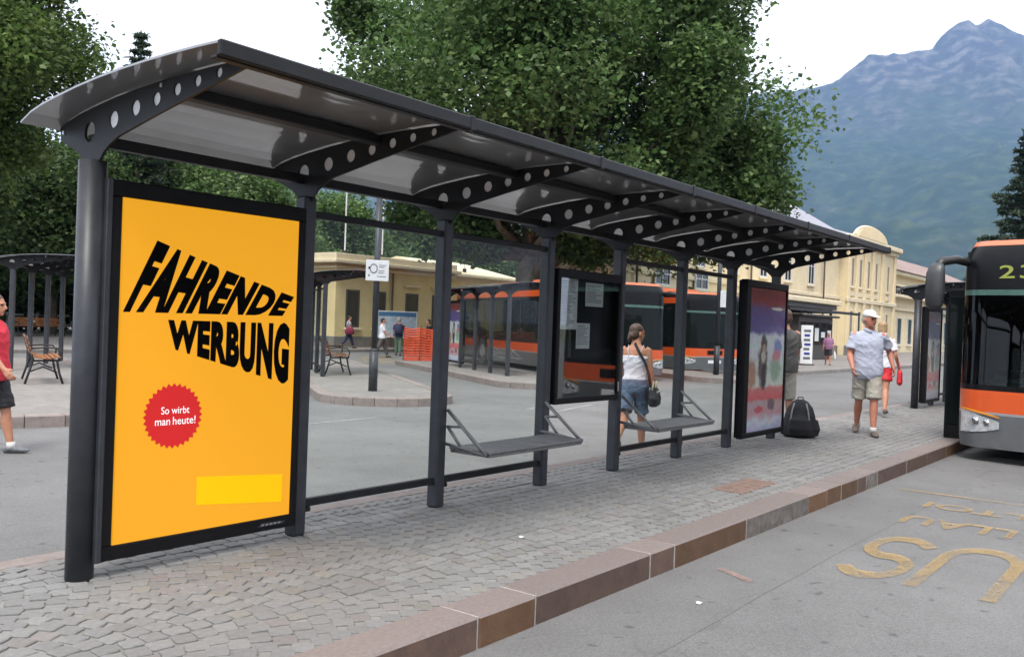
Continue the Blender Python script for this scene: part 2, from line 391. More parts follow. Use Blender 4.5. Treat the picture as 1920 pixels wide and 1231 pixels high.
stroke(letter_pts(Ux, -3.56, 0.50, 5.02, 1.45), (0.10, 0.042), 'road_lettering', 'paint_yellow')
stroke(letter_pts(Bx, -4.20, 0.46, 5.02, 1.40), (0.10, 0.042), 'road_lettering', 'paint_yellow')
road_text('LLAU', -3.34, -2.50, 5.98, 5.60, off=0.025)
road_text('LTOI', -3.30, -2.48, 6.78, 6.48, off=0.025)
m = MB(); m.add([(7.27, -2.08, ZP), (7.27, -5.2, ZP), (7.335, -5.2, ZP), (7.335, -2.08, ZP)], [(0, 1, 2, 3)]); m.build('road_line', 'paint_yellow', road)
m = MB(); m.add([(3.10, -2.05, ZP), (2.95, -2.33, ZP), (3.0, -2.36, ZP), (3.15, -2.07, ZP)], [(0, 1, 2, 3)]); m.build('road_mark', 'paint_pink', road)
# worn white lines on the bus lanes behind the shelter
for (x0, y0, x1, y1, w) in ((10.6, 5.0, 13.2, 5.6, 0.10), (10.0, 4.3, 12.6, 4.9, 0.08), (5.2, 5.4, 7.4, 5.5, 0.07)):
    m = MB(); m.add([(x0, y0, ZP), (x1, y1, ZP), (x1, y1+w, ZP), (x0, y0+w, ZP)], [(0, 1, 2, 3)]); m.build('road_line', 'paint_white', road)
for i in range(4):
    x0, y0 = 18.6+i*0.9, 17.6+i*1.1
    m = MB(); m.add([(x0, y0, ZP), (x0+2.2, y0+0.5, ZP), (x0+2.3, y0+0.9, ZP), (x0+0.1, y0+0.4, ZP)], [(0, 1, 2, 3)]); m.build('road_stripe', 'paint_yellow', road)

# main pavement with kerbs and cobbles
YK, YB = -1.846, 0.60
m = MB(); m.box(-8, 60, YK+0.24, YB-0.17, ZR-0.1, -0.008); pav = tag(m.build('pavement', 'joint_sand'), kind='structure')
joints = [-7.4, -6.3, -5.2, -4.1, -3.0, -1.9, -1.0, -0.1, 0.96, 1.42, 2.61, 2.93, 4.06, 5.36, 5.83, 6.23, 6.72, 6.99, 7.39, 8.51, 9.4, 10.4, 11.5, 12.5, 13.6, 14.7, 15.8, 17, 18.2, 19.4, 20.6, 22]
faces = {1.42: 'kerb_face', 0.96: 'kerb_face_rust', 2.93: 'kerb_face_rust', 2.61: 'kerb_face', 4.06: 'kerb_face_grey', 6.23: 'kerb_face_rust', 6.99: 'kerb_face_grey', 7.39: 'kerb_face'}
random.seed(3)
mo = MB()
for a, b in zip(joints[:-1], joints[1:]):
    m = MB(); g = 0.005; dz = random.uniform(-0.003, 0.003); dy = random.uniform(-0.003, 0.003)
    c = 0.012
    m.box(a+g, b-g, YK+dy, YK+0.24, ZR-0.08, 0.004+dz, ch=c)
    # the front face (and its bottom edge) is coloured darker: road rust and grime, plus shade against the lit top
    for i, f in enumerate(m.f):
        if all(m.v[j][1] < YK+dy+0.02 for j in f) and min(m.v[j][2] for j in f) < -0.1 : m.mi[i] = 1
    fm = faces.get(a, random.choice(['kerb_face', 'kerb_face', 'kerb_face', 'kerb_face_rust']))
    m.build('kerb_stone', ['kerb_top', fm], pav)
    mo.box(b-0.0045, b+0.0045, YK+0.004, YK+0.24, ZR-0.05, 0.0)
m = MB(); m.box(22, 60, YK, YK+0.24, ZR-0.08, 0.003); m.build('kerb', 'kerb_top', pav)
mo.build('mortar_joint', 'mortar', pav)
x = -7.0
while x < 30:
    l = random.uniform(0.85, 1.2); m = MB(); m.box(x+0.004, x+l-0.004, YB-0.17, YB, ZR-0.08, 0.0+random.uniform(-0.003, 0.003), ch=0.012); m.build('kerb_stone', 'island_kerb', pav); x += l
# cobbles in segmental arcs
def cobble_meshes():
    out = []
    for k in range(14):
        r = random.Random(k); m = MB(); hx, hy = r.uniform(0.045, 0.051), r.uniform(0.045, 0.050); c = 0.008
        base = [(-hx, -hy), (hx, -hy), (hx, hy), (-hx, hy)]
        pts = []
        for i in range(4):
            (ax, ay), (bx, by) = base[i], base[(i+1) % 4]
            for t in (0.12, 0.5, 0.88): pts.append((ax+(bx-ax)*t+r.uniform(-.0035, .0035), ay+(by-ay)*t+r.uniform(-.0035, .0035)))
        n = 12; vs = [(x, y, -0.03) for x, y in pts]+[(x, y, -0.0030) for x, y in pts]+[(x*0.90, y*0.90, 0.0005+r.uniform(-.001, .001)) for x, y in pts]
        fs = [(i, (i+1) % n, n+(i+1) % n, n+i) for i in range(n)]+[(n+i, n+(i+1) % n, 2*n+(i+1) % n, 2*n+i) for i in range(n)]+[tuple(range(2*n, 3*n))]
        m.add(vs, fs); out.append(m)
    return out
cm = cobble_meshes(); random.seed(11)
cob = []
pitch = 0.105; wseg = 1.13
x = -3.2
y0, y1 = YK+0.24+0.05, YB-0.17-0.05
# rows of arcs run along x; each arc bulges towards the shelter's open end
xs = np.arange(-3.2, 24.0, pitch); ny = int((y1-y0)/pitch)+1
for i, xx in enumerate(xs):
    for j in range(ny):
        yy = y0+(y1-y0)*j/(ny-1)
        ph = ((yy-y0) % wseg)/wseg-0.5
        bul = 0.26*(1-(2*ph)**2); ang = math.atan2(0.26*8*ph/wseg, 1)
        cob.append((xx+bul+random.uniform(-.006, .006)+(0.5*pitch if j % 2 else 0)*0.35, yy+random.uniform(-.006, .006), random.uniform(-.0025, .0025), ang+random.uniform(-.08, .08), random.randrange(14), random.random()))
camx, camy = -2.326, -4.517
def in_view(c):
    dx, dy = c[0]-camx, c[1]-camy; z = dx*0.7915+dy*0.611; s = dx*0.611-dy*0.7915
    return z > 1.2 and abs(s/z) < 0.56 and 1.38/z < 0.39
cob.sort(key=lambda c: (0 if in_view(c) else 1, (c[0]-camx)**2+(c[1]-camy)**2))
posts_xy = [(0, 0)]
cmesh = {}
bulk = {k: MB() for k in ('cobble', 'cobble_red', 'cobble_ochre')}
for n, (cx, cy, cz, an, k, rr) in enumerate(cob):
    mat = 'cobble' if rr < 0.90 else ('cobble_red' if rr < 0.955 else 'cobble_ochre')
    if n < 290:
        if (k, mat) not in cmesh: cmesh[k, mat] = cm[k].mesh('paving_stone', mat)
        o = link('paving_stone', cmesh[k, mat], pav, (cx, cy, cz), an)
    else:
        ca, sa = math.cos(an), math.sin(an)
        bulk[mat].add([(cx+x*ca-y*sa, cy+x*sa+y*ca, cz+z) for x, y, z in cm[k].v], cm[k].f)
for k, b in bulk.items(): tag(b.build('cobbles', k, pav), kind='stuff')
mk('rust_patch', (0.19, 0.125, 0.10), 0.85, var=0.25, vscale=14, bump=0.3, bscale=80)
m = MB()
for k in range(5):
    for j in range(3): m.box(5.0+k*0.16, 5.15+k*0.16, -1.40+j*0.1, -1.31+j*0.1, -0.02, 0.006, ch=0.004)
m.build('repair_slab', 'rust_patch', pav)

# the angled boarding islands behind
def island(nose, ang, hw, length, label_i):
    a = R(ang); u = Vector((math.cos(a), math.sin(a), 0)); nn = Vector((math.sin(a), -math.cos(a), 0)); o = Vector((nose[0], nose[1], 0))
    prof = []
    for i in range(11):
        t = math.pi*(i/10); prof.append((hw*(1-math.sin(t))*0.9, -hw*math.cos(t)))
    outline = [(length, -hw)]+prof+[(length, hw)]
    pts = [o+u*p[0]+nn*p[1] for p in outline]
    def inset(k): return [o+u*(p[0]+(k if 0 < i < len(outline)-1 else 0)*max(0, 1-p[0]/hw))+nn*(p[1]*(1-k/hw)) for i, p in enumerate(outline)]
    inn = inset(0.22)
    m = MB(); m.prism([(p.x, p.y) for p in inn], ZR-0.1, -0.006); isl = tag(m.build('boarding_island', 'island_paving'), kind='structure')
    # kerb stones
    def stone(a0, a1, b0, b1, ca=0.012):
        m = MB(); t = 0.012
        q = lambda A, B: A+(B-A)*t
        A0, A1, B0, B1 = q(a0, a1), q(a1, a0), q(b0, b1), q(b1, b0)
        vs = [(p.x, p.y, ZR-0.05) for p in (A0, A1, B1, B0)]+[(p.x, p.y, -0.012) for p in (A0, A1)]+[(p.x, p.y, 0.0) for p in (B1, B0)]
        m2 = [q2 for q2 in (A0+(B0-A0)*0.06, A1+(B1-A1)*0.06)]
        vs += [(p.x, p.y, 0.0) for p in m2]
        fs = [(0, 1, 5, 4), (4, 5, 9, 8), (8, 9, 6, 7), (1, 2, 6, 9, 5), (3, 0, 4, 8, 7), (2, 3, 7, 6)]
        m.add(vs, fs); m.build('kerb_stone', 'island_kerb', isl)
    for i in range(len(pts)-1):
        L = (pts[i+1]-pts[i]).length; k = max(1, round(L/1.0)) if L > 1.5 else 1; k = min(k, 14)
        for j in range(k):
            s0, s1 = j/k, (j+1)/k
            stone(pts[i].lerp(pts[i+1], s0), pts[i].lerp(pts[i+1], s1), inn[i].lerp(inn[i+1], s0), inn[i].lerp(inn[i+1], s1))
    return isl
ISL = {1: ((2.9, 7.1), 68, 1.5), 2: ((8.9, 6.6), 56, 1.25), 3: ((15.0, 7.6), 60, 1.1), 4: ((22.6, 6.2), 60, 1.1)}
for k, (nose, ang, hw) in ISL.items(): island(nose, ang, hw, 14 if k < 3 else 10, k)
# pavement in front of the station and of the low building
m = MB(); m.box(30.5, 150, 7.4, 40, ZR-0.1, 0.0, ch=0.02); tag(m.build('station_pavement', 'island_paving'), kind='structure')
m = MB(); m.box(-40, 32.5, 25.0, 60, ZR-0.1, -0.02, ch=0.02); tag(m.build('park_pavement', 'island_paving'), kind='structure')
# ------------------------------------------------------------------ bus shelters
XS = [0, 1.37, 2.67, 3.99, 5.18, 6.48, 7.75, 9.12]
PROF = [(0.34, 2.325), (0.26, 2.352), (0.15, 2.375), (0.0, 2.397), (-0.2, 2.420), (-0.4, 2.437), (-0.6, 2.448), (-0.8, 2.454), (-1.0, 2.457), (-1.2, 2.456), (-1.31, 2.454)]
def roof_z(y):
    for (a, za), (b, zb) in zip(PROF[:-1], PROF[1:]):
        if b <= y <= a: return za+(zb-za)*(y-a)/(b-a)
    return PROF[-1][1]
HOLES = [(0.03, 2.27, 0.052), (-0.20, 2.308, 0.042), (-0.40, 2.342, 0.038), (-0.58, 2.363, 0.032), (-0.75, 2.386, 0.029), (-0.91, 2.403, 0.026), (-1.07, 2.418, 0.022)]
br_out = [(y, z-0.006) for y, z in PROF]+[(-1.31, 2.415), (-1.25, 2.412), (-0.6, 2.292), (-0.25, 2.222), (-0.17, 2.19), (-0.11, 2.155), (-0.075, 2.12), (-0.05, 2.085), (0.05, 2.085), (0.08, 2.12), (0.13, 2.165), (0.20, 2.20), (0.27, 2.225), (0.33, 2.255)]
br_mesh = plate_with_holes(br_out, HOLES, 0.014)
# curve plane (x=y_world, y=z_world, z=thickness) -> world YZ plane
br_mesh.transform(Matrix(((0, 0, 1, 0), (1, 0, 0, 0), (0, 1, 0, 0), (0, 0, 0, 1))))
br_mesh.materials.clear(); br_mesh.materials.append(MATS['steel_dark']); br_mesh.name = 'bracket'
bright_disc_mesh = {}  # added pale discs that imitate the bright view through the open holes
for i, (y, z, r) in enumerate(HOLES):
    m = MB(); n = 16
    m.add([(0.001, y+(r+0.001)*math.cos(2*math.pi*j/n), z+(r+0.001)*math.sin(2*math.pi*j/n)) for j in range(n)]+[(0.004, y+(r+0.001)*math.cos(2*math.pi*j/n), z+(r+0.001)*math.sin(2*math.pi*j/n)) for j in range(n)],
          [tuple(range(n))[::-1], tuple(range(n, 2*n))]+[(j, (j+1) % n, n+(j+1) % n, n+j) for j in range(n)])
    bright_disc_mesh[i] = m.mesh('bright_hole_disc', 'hole_bright')
bm_ = MB(); bm_.tube([(-0.012, 0, 0), (0.012, 0, 0)], 0.011, 8); bolt_mesh = bm_.mesh('bolt', 'bolt_zinc')

def sheet(x0, x1, y_shift=0):
    m = MB(); n = len(PROF); P = [(0.37, 2.31)]+PROF[1:-1]+[(-1.335, 2.453)]
    vs = []
    for x in (x0, x1):
        vs += [(x, y, z+0.002) for y, z in P]+[(x, y, z+0.012) for y, z in P]
    fs = []
    for i in range(n-1):
        a, b = i, i+1; o = 2*n
        fs.append((a, o+a, o+b, b)); fs.append((n+a, n+b, o+n+b, o+n+a))
        fs.append((a, b, n+b, n+a)); fs.append((o+a, o+n+a, o+n+b, o+b))
    fs.append((0, n, 3*n, 2*n)); fs.append((n-1, 3*n-1, 4*n-1, 2*n-1))
    m.add(vs, [f[::-1] for f in fs]); return m

def frame_ring(m, x0, x1, z0, z1, y0, y1, bl, br, bb, bt, ch=0.006):
    m.box(x0, x1, y0, y1, z0, z0+bb, ch=ch); m.box(x0, x1, y0, y1, z1-bt, z1, ch=ch)
    m.box(x0, x0+bl, y0, y1, z0+bb, z1-bt, ch=ch); m.box(x1-br, x1, y0, y1, z0+bb, z1-bt, ch=ch)

def poster2_mat(name, seed):
    """soft printed poster: red and violet header, pale figure field, red foot"""
    m = bpy.data.materials.new(name); m.use_nodes = True; MATS[name] = m
    t = m.node_tree; N, L = t.nodes.new, t.links.new; b = t.nodes['Principled BSDF']; b.inputs['Roughness'].default_value = 0.25
    tc = N('ShaderNodeTexCoord'); sp = N('ShaderNodeSeparateXYZ'); L(tc.outputs['Generated'], sp.inputs[0])
    nz = N('ShaderNodeTexNoise'); nz.inputs['Scale'].default_value = 5; nz.inputs['Detail'].default_value = 3
    mp = N('ShaderNodeMapping'); mp.inputs['Location'].default_value = (seed, 0, seed*2); mp.inputs['Scale'].default_value = (1, 1, 1.6); L(tc.outputs['Generated'], mp.inputs[0]); L(mp.outputs[0], nz.inputs['Vector'])
    ad = N('ShaderNodeMath'); ad.operation = 'MULTIPLY_ADD'; L(nz.outputs[0], ad.inputs[0]); ad.inputs[1].default_value = 0.10; L(sp.outputs[2], ad.inputs[2])
    cr = N('ShaderNodeValToRGB'); L(ad.outputs[0], cr.inputs[0]); e = cr.color_ramp.elements
    cols = [(0.0, (0.25, 0.26, 0.42)), (0.12, (0.45, 0.47, 0.55)), (0.17, (0.42, 0.25, 0.27)), (0.24, (0.38, 0.30, 0.32)), (0.27, (0.5, 0.12, 0.13)), (0.35, (0.5, 0.17, 0.17)), (0.38, (0.48, 0.52, 0.48)), (0.72, (0.50, 0.54, 0.56)), (0.75, (0.12, 0.10, 0.25)), (0.90, (0.13, 0.10, 0.24)), (0.95, (0.26, 0.07, 0.07)), (1.0, (0.22, 0.06, 0.06))]
    while len(e) < len(cols): e.new(0.5)
    for el, (p, c) in zip(e, cols): el.position = p; el.color = (*c, 1)
    last = cr.outputs[0]
    for (cu, cv, ru, rv, c) in ((0.40, 0.47, 0.15, 0.17, (0.10, 0.09, 0.085)), (0.44, 0.38, 0.08, 0.10, (0.05, 0.05, 0.055)), (0.42, 0.615, 0.10, 0.07, (0.09, 0.075, 0.065)), (0.43, 0.575, 0.055, 0.04, (0.36, 0.24, 0.19)), (0.42, 0.52, 0.07, 0.05, (0.42, 0.40, 0.33)), (0.76, 0.43, 0.20, 0.10, (0.24, 0.34, 0.26)), (0.82, 0.585, 0.14, 0.07, (0.17, 0.22, 0.42)), (0.80, 0.53, 0.13, 0.05, (0.45, 0.17, 0.2)), (0.10, 0.40, 0.15, 0.11, (0.34, 0.22, 0.16)), (0.65, 0.18, 0.12, 0.05, (0.16, 0.12, 0.14)), (0.30, 0.15, 0.14, 0.03, (0.42, 0.10, 0.12)), (0.75, 0.865, 0.22, 0.012, (0.55, 0.52, 0.45))):
        du = N('ShaderNodeMath'); du.operation = 'MULTIPLY_ADD'; du.inputs[1].default_value = 1/ru; du.inputs[2].default_value = -(cu+0.02*math.sin(seed+cv*9))/ru; L(sp.outputs[0], du.inputs[0])
        dv = N('ShaderNodeMath'); dv.operation = 'MULTIPLY_ADD'; dv.inputs[1].default_value = 1/rv; dv.inputs[2].default_value = -cv/rv; L(sp.outputs[2], dv.inputs[0])
        cb = N('ShaderNodeCombineXYZ'); L(du.outputs[0], cb.inputs[0]); L(dv.outputs[0], cb.inputs[1])
        nd = N('ShaderNodeTexNoise'); nd.inputs['Scale'].default_value = 9; L(mp.outputs[0], nd.inputs['Vector'])
        ln = N('ShaderNodeVectorMath'); ln.operation = 'LENGTH'; L(cb.outputs[0], ln.inputs[0])
        ad2 = N('ShaderNodeMath'); ad2.operation = 'MULTIPLY_ADD'; ad2.inputs[1].default_value = 0.9; L(nd.outputs[0], ad2.inputs[0]); L(ln.outputs['Value'], ad2.inputs[2])
        mr = N('ShaderNodeMapRange'); mr.interpolation_type = 'SMOOTHSTEP'; mr.inputs[1].default_value = 1.55; mr.inputs[2].default_value = 1.05; L(ad2.outputs[0], mr.inputs[0])
        mx = N('ShaderNodeMix'); mx.data_type = 'RGBA'; L(mr.outputs[0], mx.inputs[0]); L(last, mx.inputs[6]); mx.inputs[7].default_value = (*c, 1); last = mx.outputs[2]
    n2 = N('ShaderNodeTexNoise'); n2.inputs['Scale'].default_value = 14; n2.inputs['Detail'].default_value = 3; L(mp.outputs[0], n2.inputs['Vector'])
    hs = N('ShaderNodeMix'); hs.data_type = 'RGBA'; hs.blend_type = 'OVERLAY'; hs.inputs[0].default_value = 0.35; L(last, hs.inputs[6]); L(n2.outputs[1], hs.inputs[7])
    L(hs.outputs[2], b.inputs['Base Color'])
poster2_mat('poster_soft', 0.0); poster2_mat('poster_soft_b', 3.1)
def soft_poster(parent, x0, x1, z0, z1, y, mat='poster_soft'):
    m = MB(); m.box(x0, x1, y-0.004, y, z0, z1); p = m.build('poster', mat, parent)

def big_ad(parent, x0, x1):
    m = MB(); z0, z1, y0, y1 = 0.085, 2.035, -0.085, 0.055
    m.box(x0+0.01, x1-0.01, y0+0.03, y1, z0+0.01, z1-0.01, ch=0.006)
    frame_ring(m, x0, x1, z0, z1, y0, y1-0.03, 0.085, 0.045, 0.075, 0.085)
    f = m.build('ad_panel', 'frame_black', parent)
    mm = MB(); mm.box(x0-0.002, x0+0.03, y0-0.006, y0+0.10, z0, z1, ch=0.004); mm.build('edge_profile', 'steel_post', f)
    yp = y0+0.012; px0, px1, pz0, pz1 = x0+0.095, x1-0.05, z0+0.065, z1-0.085
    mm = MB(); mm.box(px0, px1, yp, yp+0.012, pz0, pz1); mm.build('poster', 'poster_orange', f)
    w, h = px1-px0, pz1-pz0; Pt = lambda u, v, k=1: (px0+u*w, yp-0.0015*k, pz0+v*h)
    # FAHRENDE: slanted, tapering to the right; WERBUNG: growing to the right
    def word1(u, v):
        u0, u1 = 0.012, 0.985
        x = u0+(u1-u0)*(1-(1-u)**1.0*1.0)*1.0
        bot = 0.6735+0.004*u; top = 0.888-0.145*u
        s = (1-u)*0.16+0.075*u
        return Pt(u0+(u1-u0-s)*u+s*v*1.0, bot+(top-bot)*v)
    text_mesh('lettering', 'FAHRENDE', 'print_black', word1, offset=0.066, space=1.12, parent=f)
    def word2(u, v):
        u0, u1 = 0.24, 0.962
        top = 0.655; bot = 0.572-0.128*u
        return Pt(u0+(u1-u0)*u, bot+(top-bot)*v)
    text_mesh('lettering', 'WERBUNG', 'print_black', word2, offset=0.066, space=1.12, parent=f)
    n = 32; cu, cv = 0.285, 0.3655; ru = 0.158; asp = w/h
    mm = MB(); pts = []
    for j in range(2*n):
        r = ru if j % 2 == 0 else ru*0.90; pts.append(Pt(cu+r*math.cos(math.pi*j/n), cv+r*asp*math.sin(math.pi*j/n)))
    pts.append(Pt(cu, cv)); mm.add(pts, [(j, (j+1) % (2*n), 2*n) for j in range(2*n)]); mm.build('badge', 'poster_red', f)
    text_mesh('badge_text', 'So wirbt', 'poster_white', lambda u, v: Pt(0.220+0.150*u, 0.372+0.022*v, 2), offset=0.004, parent=f)
    text_mesh('badge_text', 'man', 'poster_white', lambda u, v: Pt(0.190+0.078*u, 0.339+0.016*v, 2), offset=0.004, parent=f); text_mesh('badge_text', 'heute!', 'poster_white', lambda u, v: Pt(0.283+0.122*u, 0.339+0.024*v, 2), offset=0.004, parent=f)
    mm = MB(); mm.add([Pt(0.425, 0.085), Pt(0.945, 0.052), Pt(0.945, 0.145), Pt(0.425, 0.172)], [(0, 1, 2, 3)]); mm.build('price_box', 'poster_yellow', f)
    # small maker's badge on the lower frame
    mm = MB(); mm.add([(x1-0.29, y0-0.0015, z0+0.028), (x1-0.10, y0-0.0015, z0+0.028), (x1-0.09, y0-0.0015, z0+0.044), (x1-0.26, y0-0.0015, z0+0.052)], [(0, 1, 2, 3)]); mm.build('maker_badge', 'steel_post', f)
    for k in range(5): 
        mm = MB(); a = x1-0.265+k*0.03; mm.add([(a, y0-0.003, z0+0.034), (a+0.02, y0-0.003, z0+0.034), (a+0.024, y0-0.003, z0+0.043), (a+0.004, y0-0.003, z0+0.043)], [(0, 1, 2, 3)]); mm.build('badge_mark', 'bolt_zinc', f)
    return f

def small_ad(parent, x0, x1, mat='poster_soft', back=False):
    m = MB(); z0, z1, y0, y1 = 0.105, 2.0, -0.165, -0.052
    m.box(x0+0.01, x1-0.01, y0+0.03, y1, z0+0.01, z1-0.01, ch=0.006)
    frame_ring(m, x0, x1, z0, z1, y0, y1-0.03, 0.13, 0.05, 0.06, 0.08)
    f = m.build('ad_panel', 'frame_black', parent)
    soft_poster(f, x0+0.14, x1-0.055, z0+0.065, z1-0.09, y0+0.018, mat)
    if back:
        n0 = set(f.children); soft_poster(f, -(x1-0.055), -(x0+0.14), z0+0.065, z1-0.09, 0.0495, mat)
        for c in set(f.children)-n0: c.rotation_euler = (0, 0, math.pi)
    return f

def case(parent, x0, x1):
    m = MB(); z0, z1, y0, y1 = 0.69, 1.865, -0.075, 0.03
    frame_ring(m, x0, x1, z0, z1, y0, y1, 0.05, 0.05, 0.05, 0.075)
    f = m.build('timetable_case', 'frame_black', parent)
    m = MB(); m.box(x0+0.04, x1-0.04, y1-0.035, y1-0.02, z0+0.04, z1-0.06); m.build('backing', 'frame_black', f)
    yp = y1-0.037
    def sheet_(a, b, c, d, rows):
        mm = MB(); mm.box(a, b, yp-0.002, yp, c, d); p = mm.build('timetable_sheet', 'paper', f)
        mm = MB(); n = rows
        for k in range(n):
            zz = d-0.03-(d-c-0.05)*k/n; r = random.uniform(0.55, 0.95)
            mm.add([(a+0.012, yp-0.0035, zz), (a+(b-a)*r-0.01, yp-0.0035, zz), (a+(b-a)*r-0.01, yp-0.0035, zz+0.006), (a+0.012, yp-0.0035, zz+0.006)], [(0, 1, 2, 3)])
        mm.build('print', 'ink', f)
    random.seed(5)
    sheet_(x0+0.09, x0+0.40, 1.34, 1.79, 22); sheet_(x0+0.53, x0+0.83, 1.555, 1.77, 10); sheet_(x0+0.40, x0+0.62, 1.17, 1.40, 9)
    m = MB(); m.box(x0+0.035, x1-0.035, y0+0.012, y0+0.016, z0+0.035, z1-0.06); m.build('glass', 'glass_case', f)
    m = MB(); m.box(x1-0.035, x1-0.02, y0-0.010, y0, z0+0.08, z0+0.17, ch=0.003); m.build('lock', 'bolt_zinc', f)
    return f

def bench(parent, x0, x1):
    m = MB(); m.box(x0+0.02, x1-0.02, -0.455, -0.425, 0.405, 0.43, ch=0.006); m.box(x0+0.02, x1-0.02, -0.10, -0.075, 0.405, 0.43, ch=0.006)
    for xx in (x0+0.03, x1-0.06): m.box(xx, xx+0.03, -0.425, -0.10, 0.405, 0.43, ch=0.004)
    s = m.build('bench', 'seat_metal', parent)
    sm = MB(); sm.box(0, x1-x0-0.02, -0.024, 0.024, 0, 0.02, ch=0.005); me = sm.mesh('slat', 'seat_metal')
    for k in range(7): link('slat', me, s, (x0+0.01, -0.44+k*0.057, 0.430))
    am = MB()
    am.tube([(0, -0.06, 0.72), (0, -0.25, 0.57), (0, -0.44, 0.425)], 0.014, 8); am.tube([(0, -0.06, 0.60), (0, -0.20, 0.455)], 0.012, 8)
    am.tube([(0, -0.06, 0.595), (0, -0.185, 0.605)], 0.010, 8); am.tube([(0, -0.02, 0.47), (0, -0.20, 0.455), (0, -0.44, 0.422)], 0.013, 8)
    ame = am.mesh('arm', 'seat_metal', True)
    for xx in (x0, x1): link('arm', ame, s, (xx, 0, 0))
    return s

def pane(parent, x0, x1, z0=0.215, z1=2.0):
    m = MB(); m.box(x0, x1, -0.004, 0.004, z0, z1); return m.build('glass_pane', 'glass_clear', parent)
def rail(parent, x0, x1, z, h=0.05):
    m = MB(); m.box(x0, x1, -0.022, 0.022, z-h/2, z+h/2, ch=0.006); r = m.build('rail', 'steel_dark', parent)
    return r

def shelter(name, label, loc, rotz, xs, bays, group='bus shelters', first_round=True, bright_discs=True, mat_a='poster_soft'):
    t = thing(name, label, 'bus shelter', loc, rotz, group)
    n = len(xs)
    for i, x in enumerate(xs):
        m = MB()
        if i == 0 and first_round: m.tube([(x, 0, 0.0), (x, 0, 2.12)], 0.068, 24); p = m.build('post', 'steel_post', t, True)
        else: m.box(x-0.048, x+0.048, -0.05, 0.05, 0.0, 2.12, ch=0.012); p = m.build('post', 'steel_post', t)
        if i == 0 and first_round:
            for f in p.data.polygons: f.use_smooth = abs(f.normal.z) < 0.5
        b = link('bracket', br_mesh, t, (x, 0, 0))
        if bright_discs and i < n-1:
            for k in range(1, 7): link('bright_hole_disc', bright_disc_mesh[k], b)
        if i == 0:
            for (yy, zz) in ((0.02, 2.105), (-0.025, 2.105), (0.30, 2.29), (-0.62, 2.42), (-1.25, 2.435)): link('bolt', bolt_mesh, b, (0, yy, zz))
    ex = [xs[0]-0.20]+xs[1:-1]+[xs[-1]+0.20]
    for a, b in zip(ex[:-1], ex[1:]): sheet(a+0.003, b-0.003).build('roof_sheet', 'roof_sheet', t, False)
    m = MB(); m.box(xs[0]-0.0, xs[-1], -0.66, -0.58, 2.385, 2.440, ch=0.006); m.build('purlin', 'steel_dark', t)
    m = MB(); m.box(xs[0]+0.01, xs[-1]-0.01, 0.02, 0.08, 2.205, 2.262, ch=0.006); m.build('purlin', 'steel_dark', t)
    for a, b in zip(ex[:-1], ex[1:]):
        m = MB(); m.box(a+0.006, b-0.006, -1.352, -1.325, 2.405, 2.472, ch=0.006); m.box(a+0.006, b-0.006, -1.325, -1.285, 2.398, 2.412, ch=0.003); m.build('gutter', 'steel_dark', t)
        m = MB(); m.box(b-0.02, b+0.02, -1.357, -1.30, 2.398, 2.477, ch=0.004); m.build('gutter_joint', 'steel_dark', t)
    for i, kind in enumerate(bays):
        a, b = xs[i]+0.048, xs[i+1]-0.048
        if kind == 'ad': big_ad(t, a-0.012, b-0.012)
        elif kind == 'small': small_ad(t, a+0.03, b+0.07, mat_a, back=not bright_discs)
        elif kind == 'case':
            case(t, a+0.02, b-0.005)
        elif kind in ('glass', 'bench'):
            rail(t, a, b, 0.195); rail(t, a, b, 2.015, 0.045); pane(t, a+0.004, b-0.004)
            if kind == 'bench': bench(t, a-0.01, b+0.01)
            m = MB(); m.box(a, a+0.05, -0.03, 0.03, 0.14, 0.17, ch=0.004); m.build('rail_clamp', 'steel_dark', t)
    return t
shelter('bus_shelter', 'long dark grey bus shelter with orange lettered poster, perforated roof brackets and two benches', (0, 0, 0), 0, XS, ['ad', 'glass', 'bench', 'case', 'bench', 'glass', 'small'])
shelter('bus_shelter', 'dark bus shelter with blue and red poster on the cobbled pavement behind the walking man', (16.55, 0.05, 0), 0, [0, 1.3, 2.6, 3.9], ['small', 'glass', 'glass'], bright_discs=False, mat_a='poster_soft_b')
def isl_pt(k, s, off=0.0):
    nose, ang, hw = ISL[k]; a = R(ang); return (nose[0]+math.cos(a)*s+math.sin(a)*off, nose[1]+math.sin(a)*s-math.cos(a)*off, 0)
shelter('bus_shelter', 'glazed bus shelter with tall pale poster beside the orange bus', isl_pt(3, 2.6, -0.1), R(60), [0, 1.25, 2.5, 3.75, 5.0], ['bench', 'glass', 'glass', 'small'], bright_discs=False, first_round=False)
shelter('bus_shelter', 'grey bus shelter on the rounded island with the white sign post', isl_pt(2, 5.5, -0.65), R(56), [0, 1.3, 2.6], ['glass', 'glass'], bright_discs=False, first_round=False)
shelter('bus_shelter', 'open grey bus shelter by the trees with an iron bench under it', (6.35, 15.5, 0), R(50), [0, 1.3, 2.6, 3.9], ['open', 'open', 'open'], bright_discs=False, first_round=False)
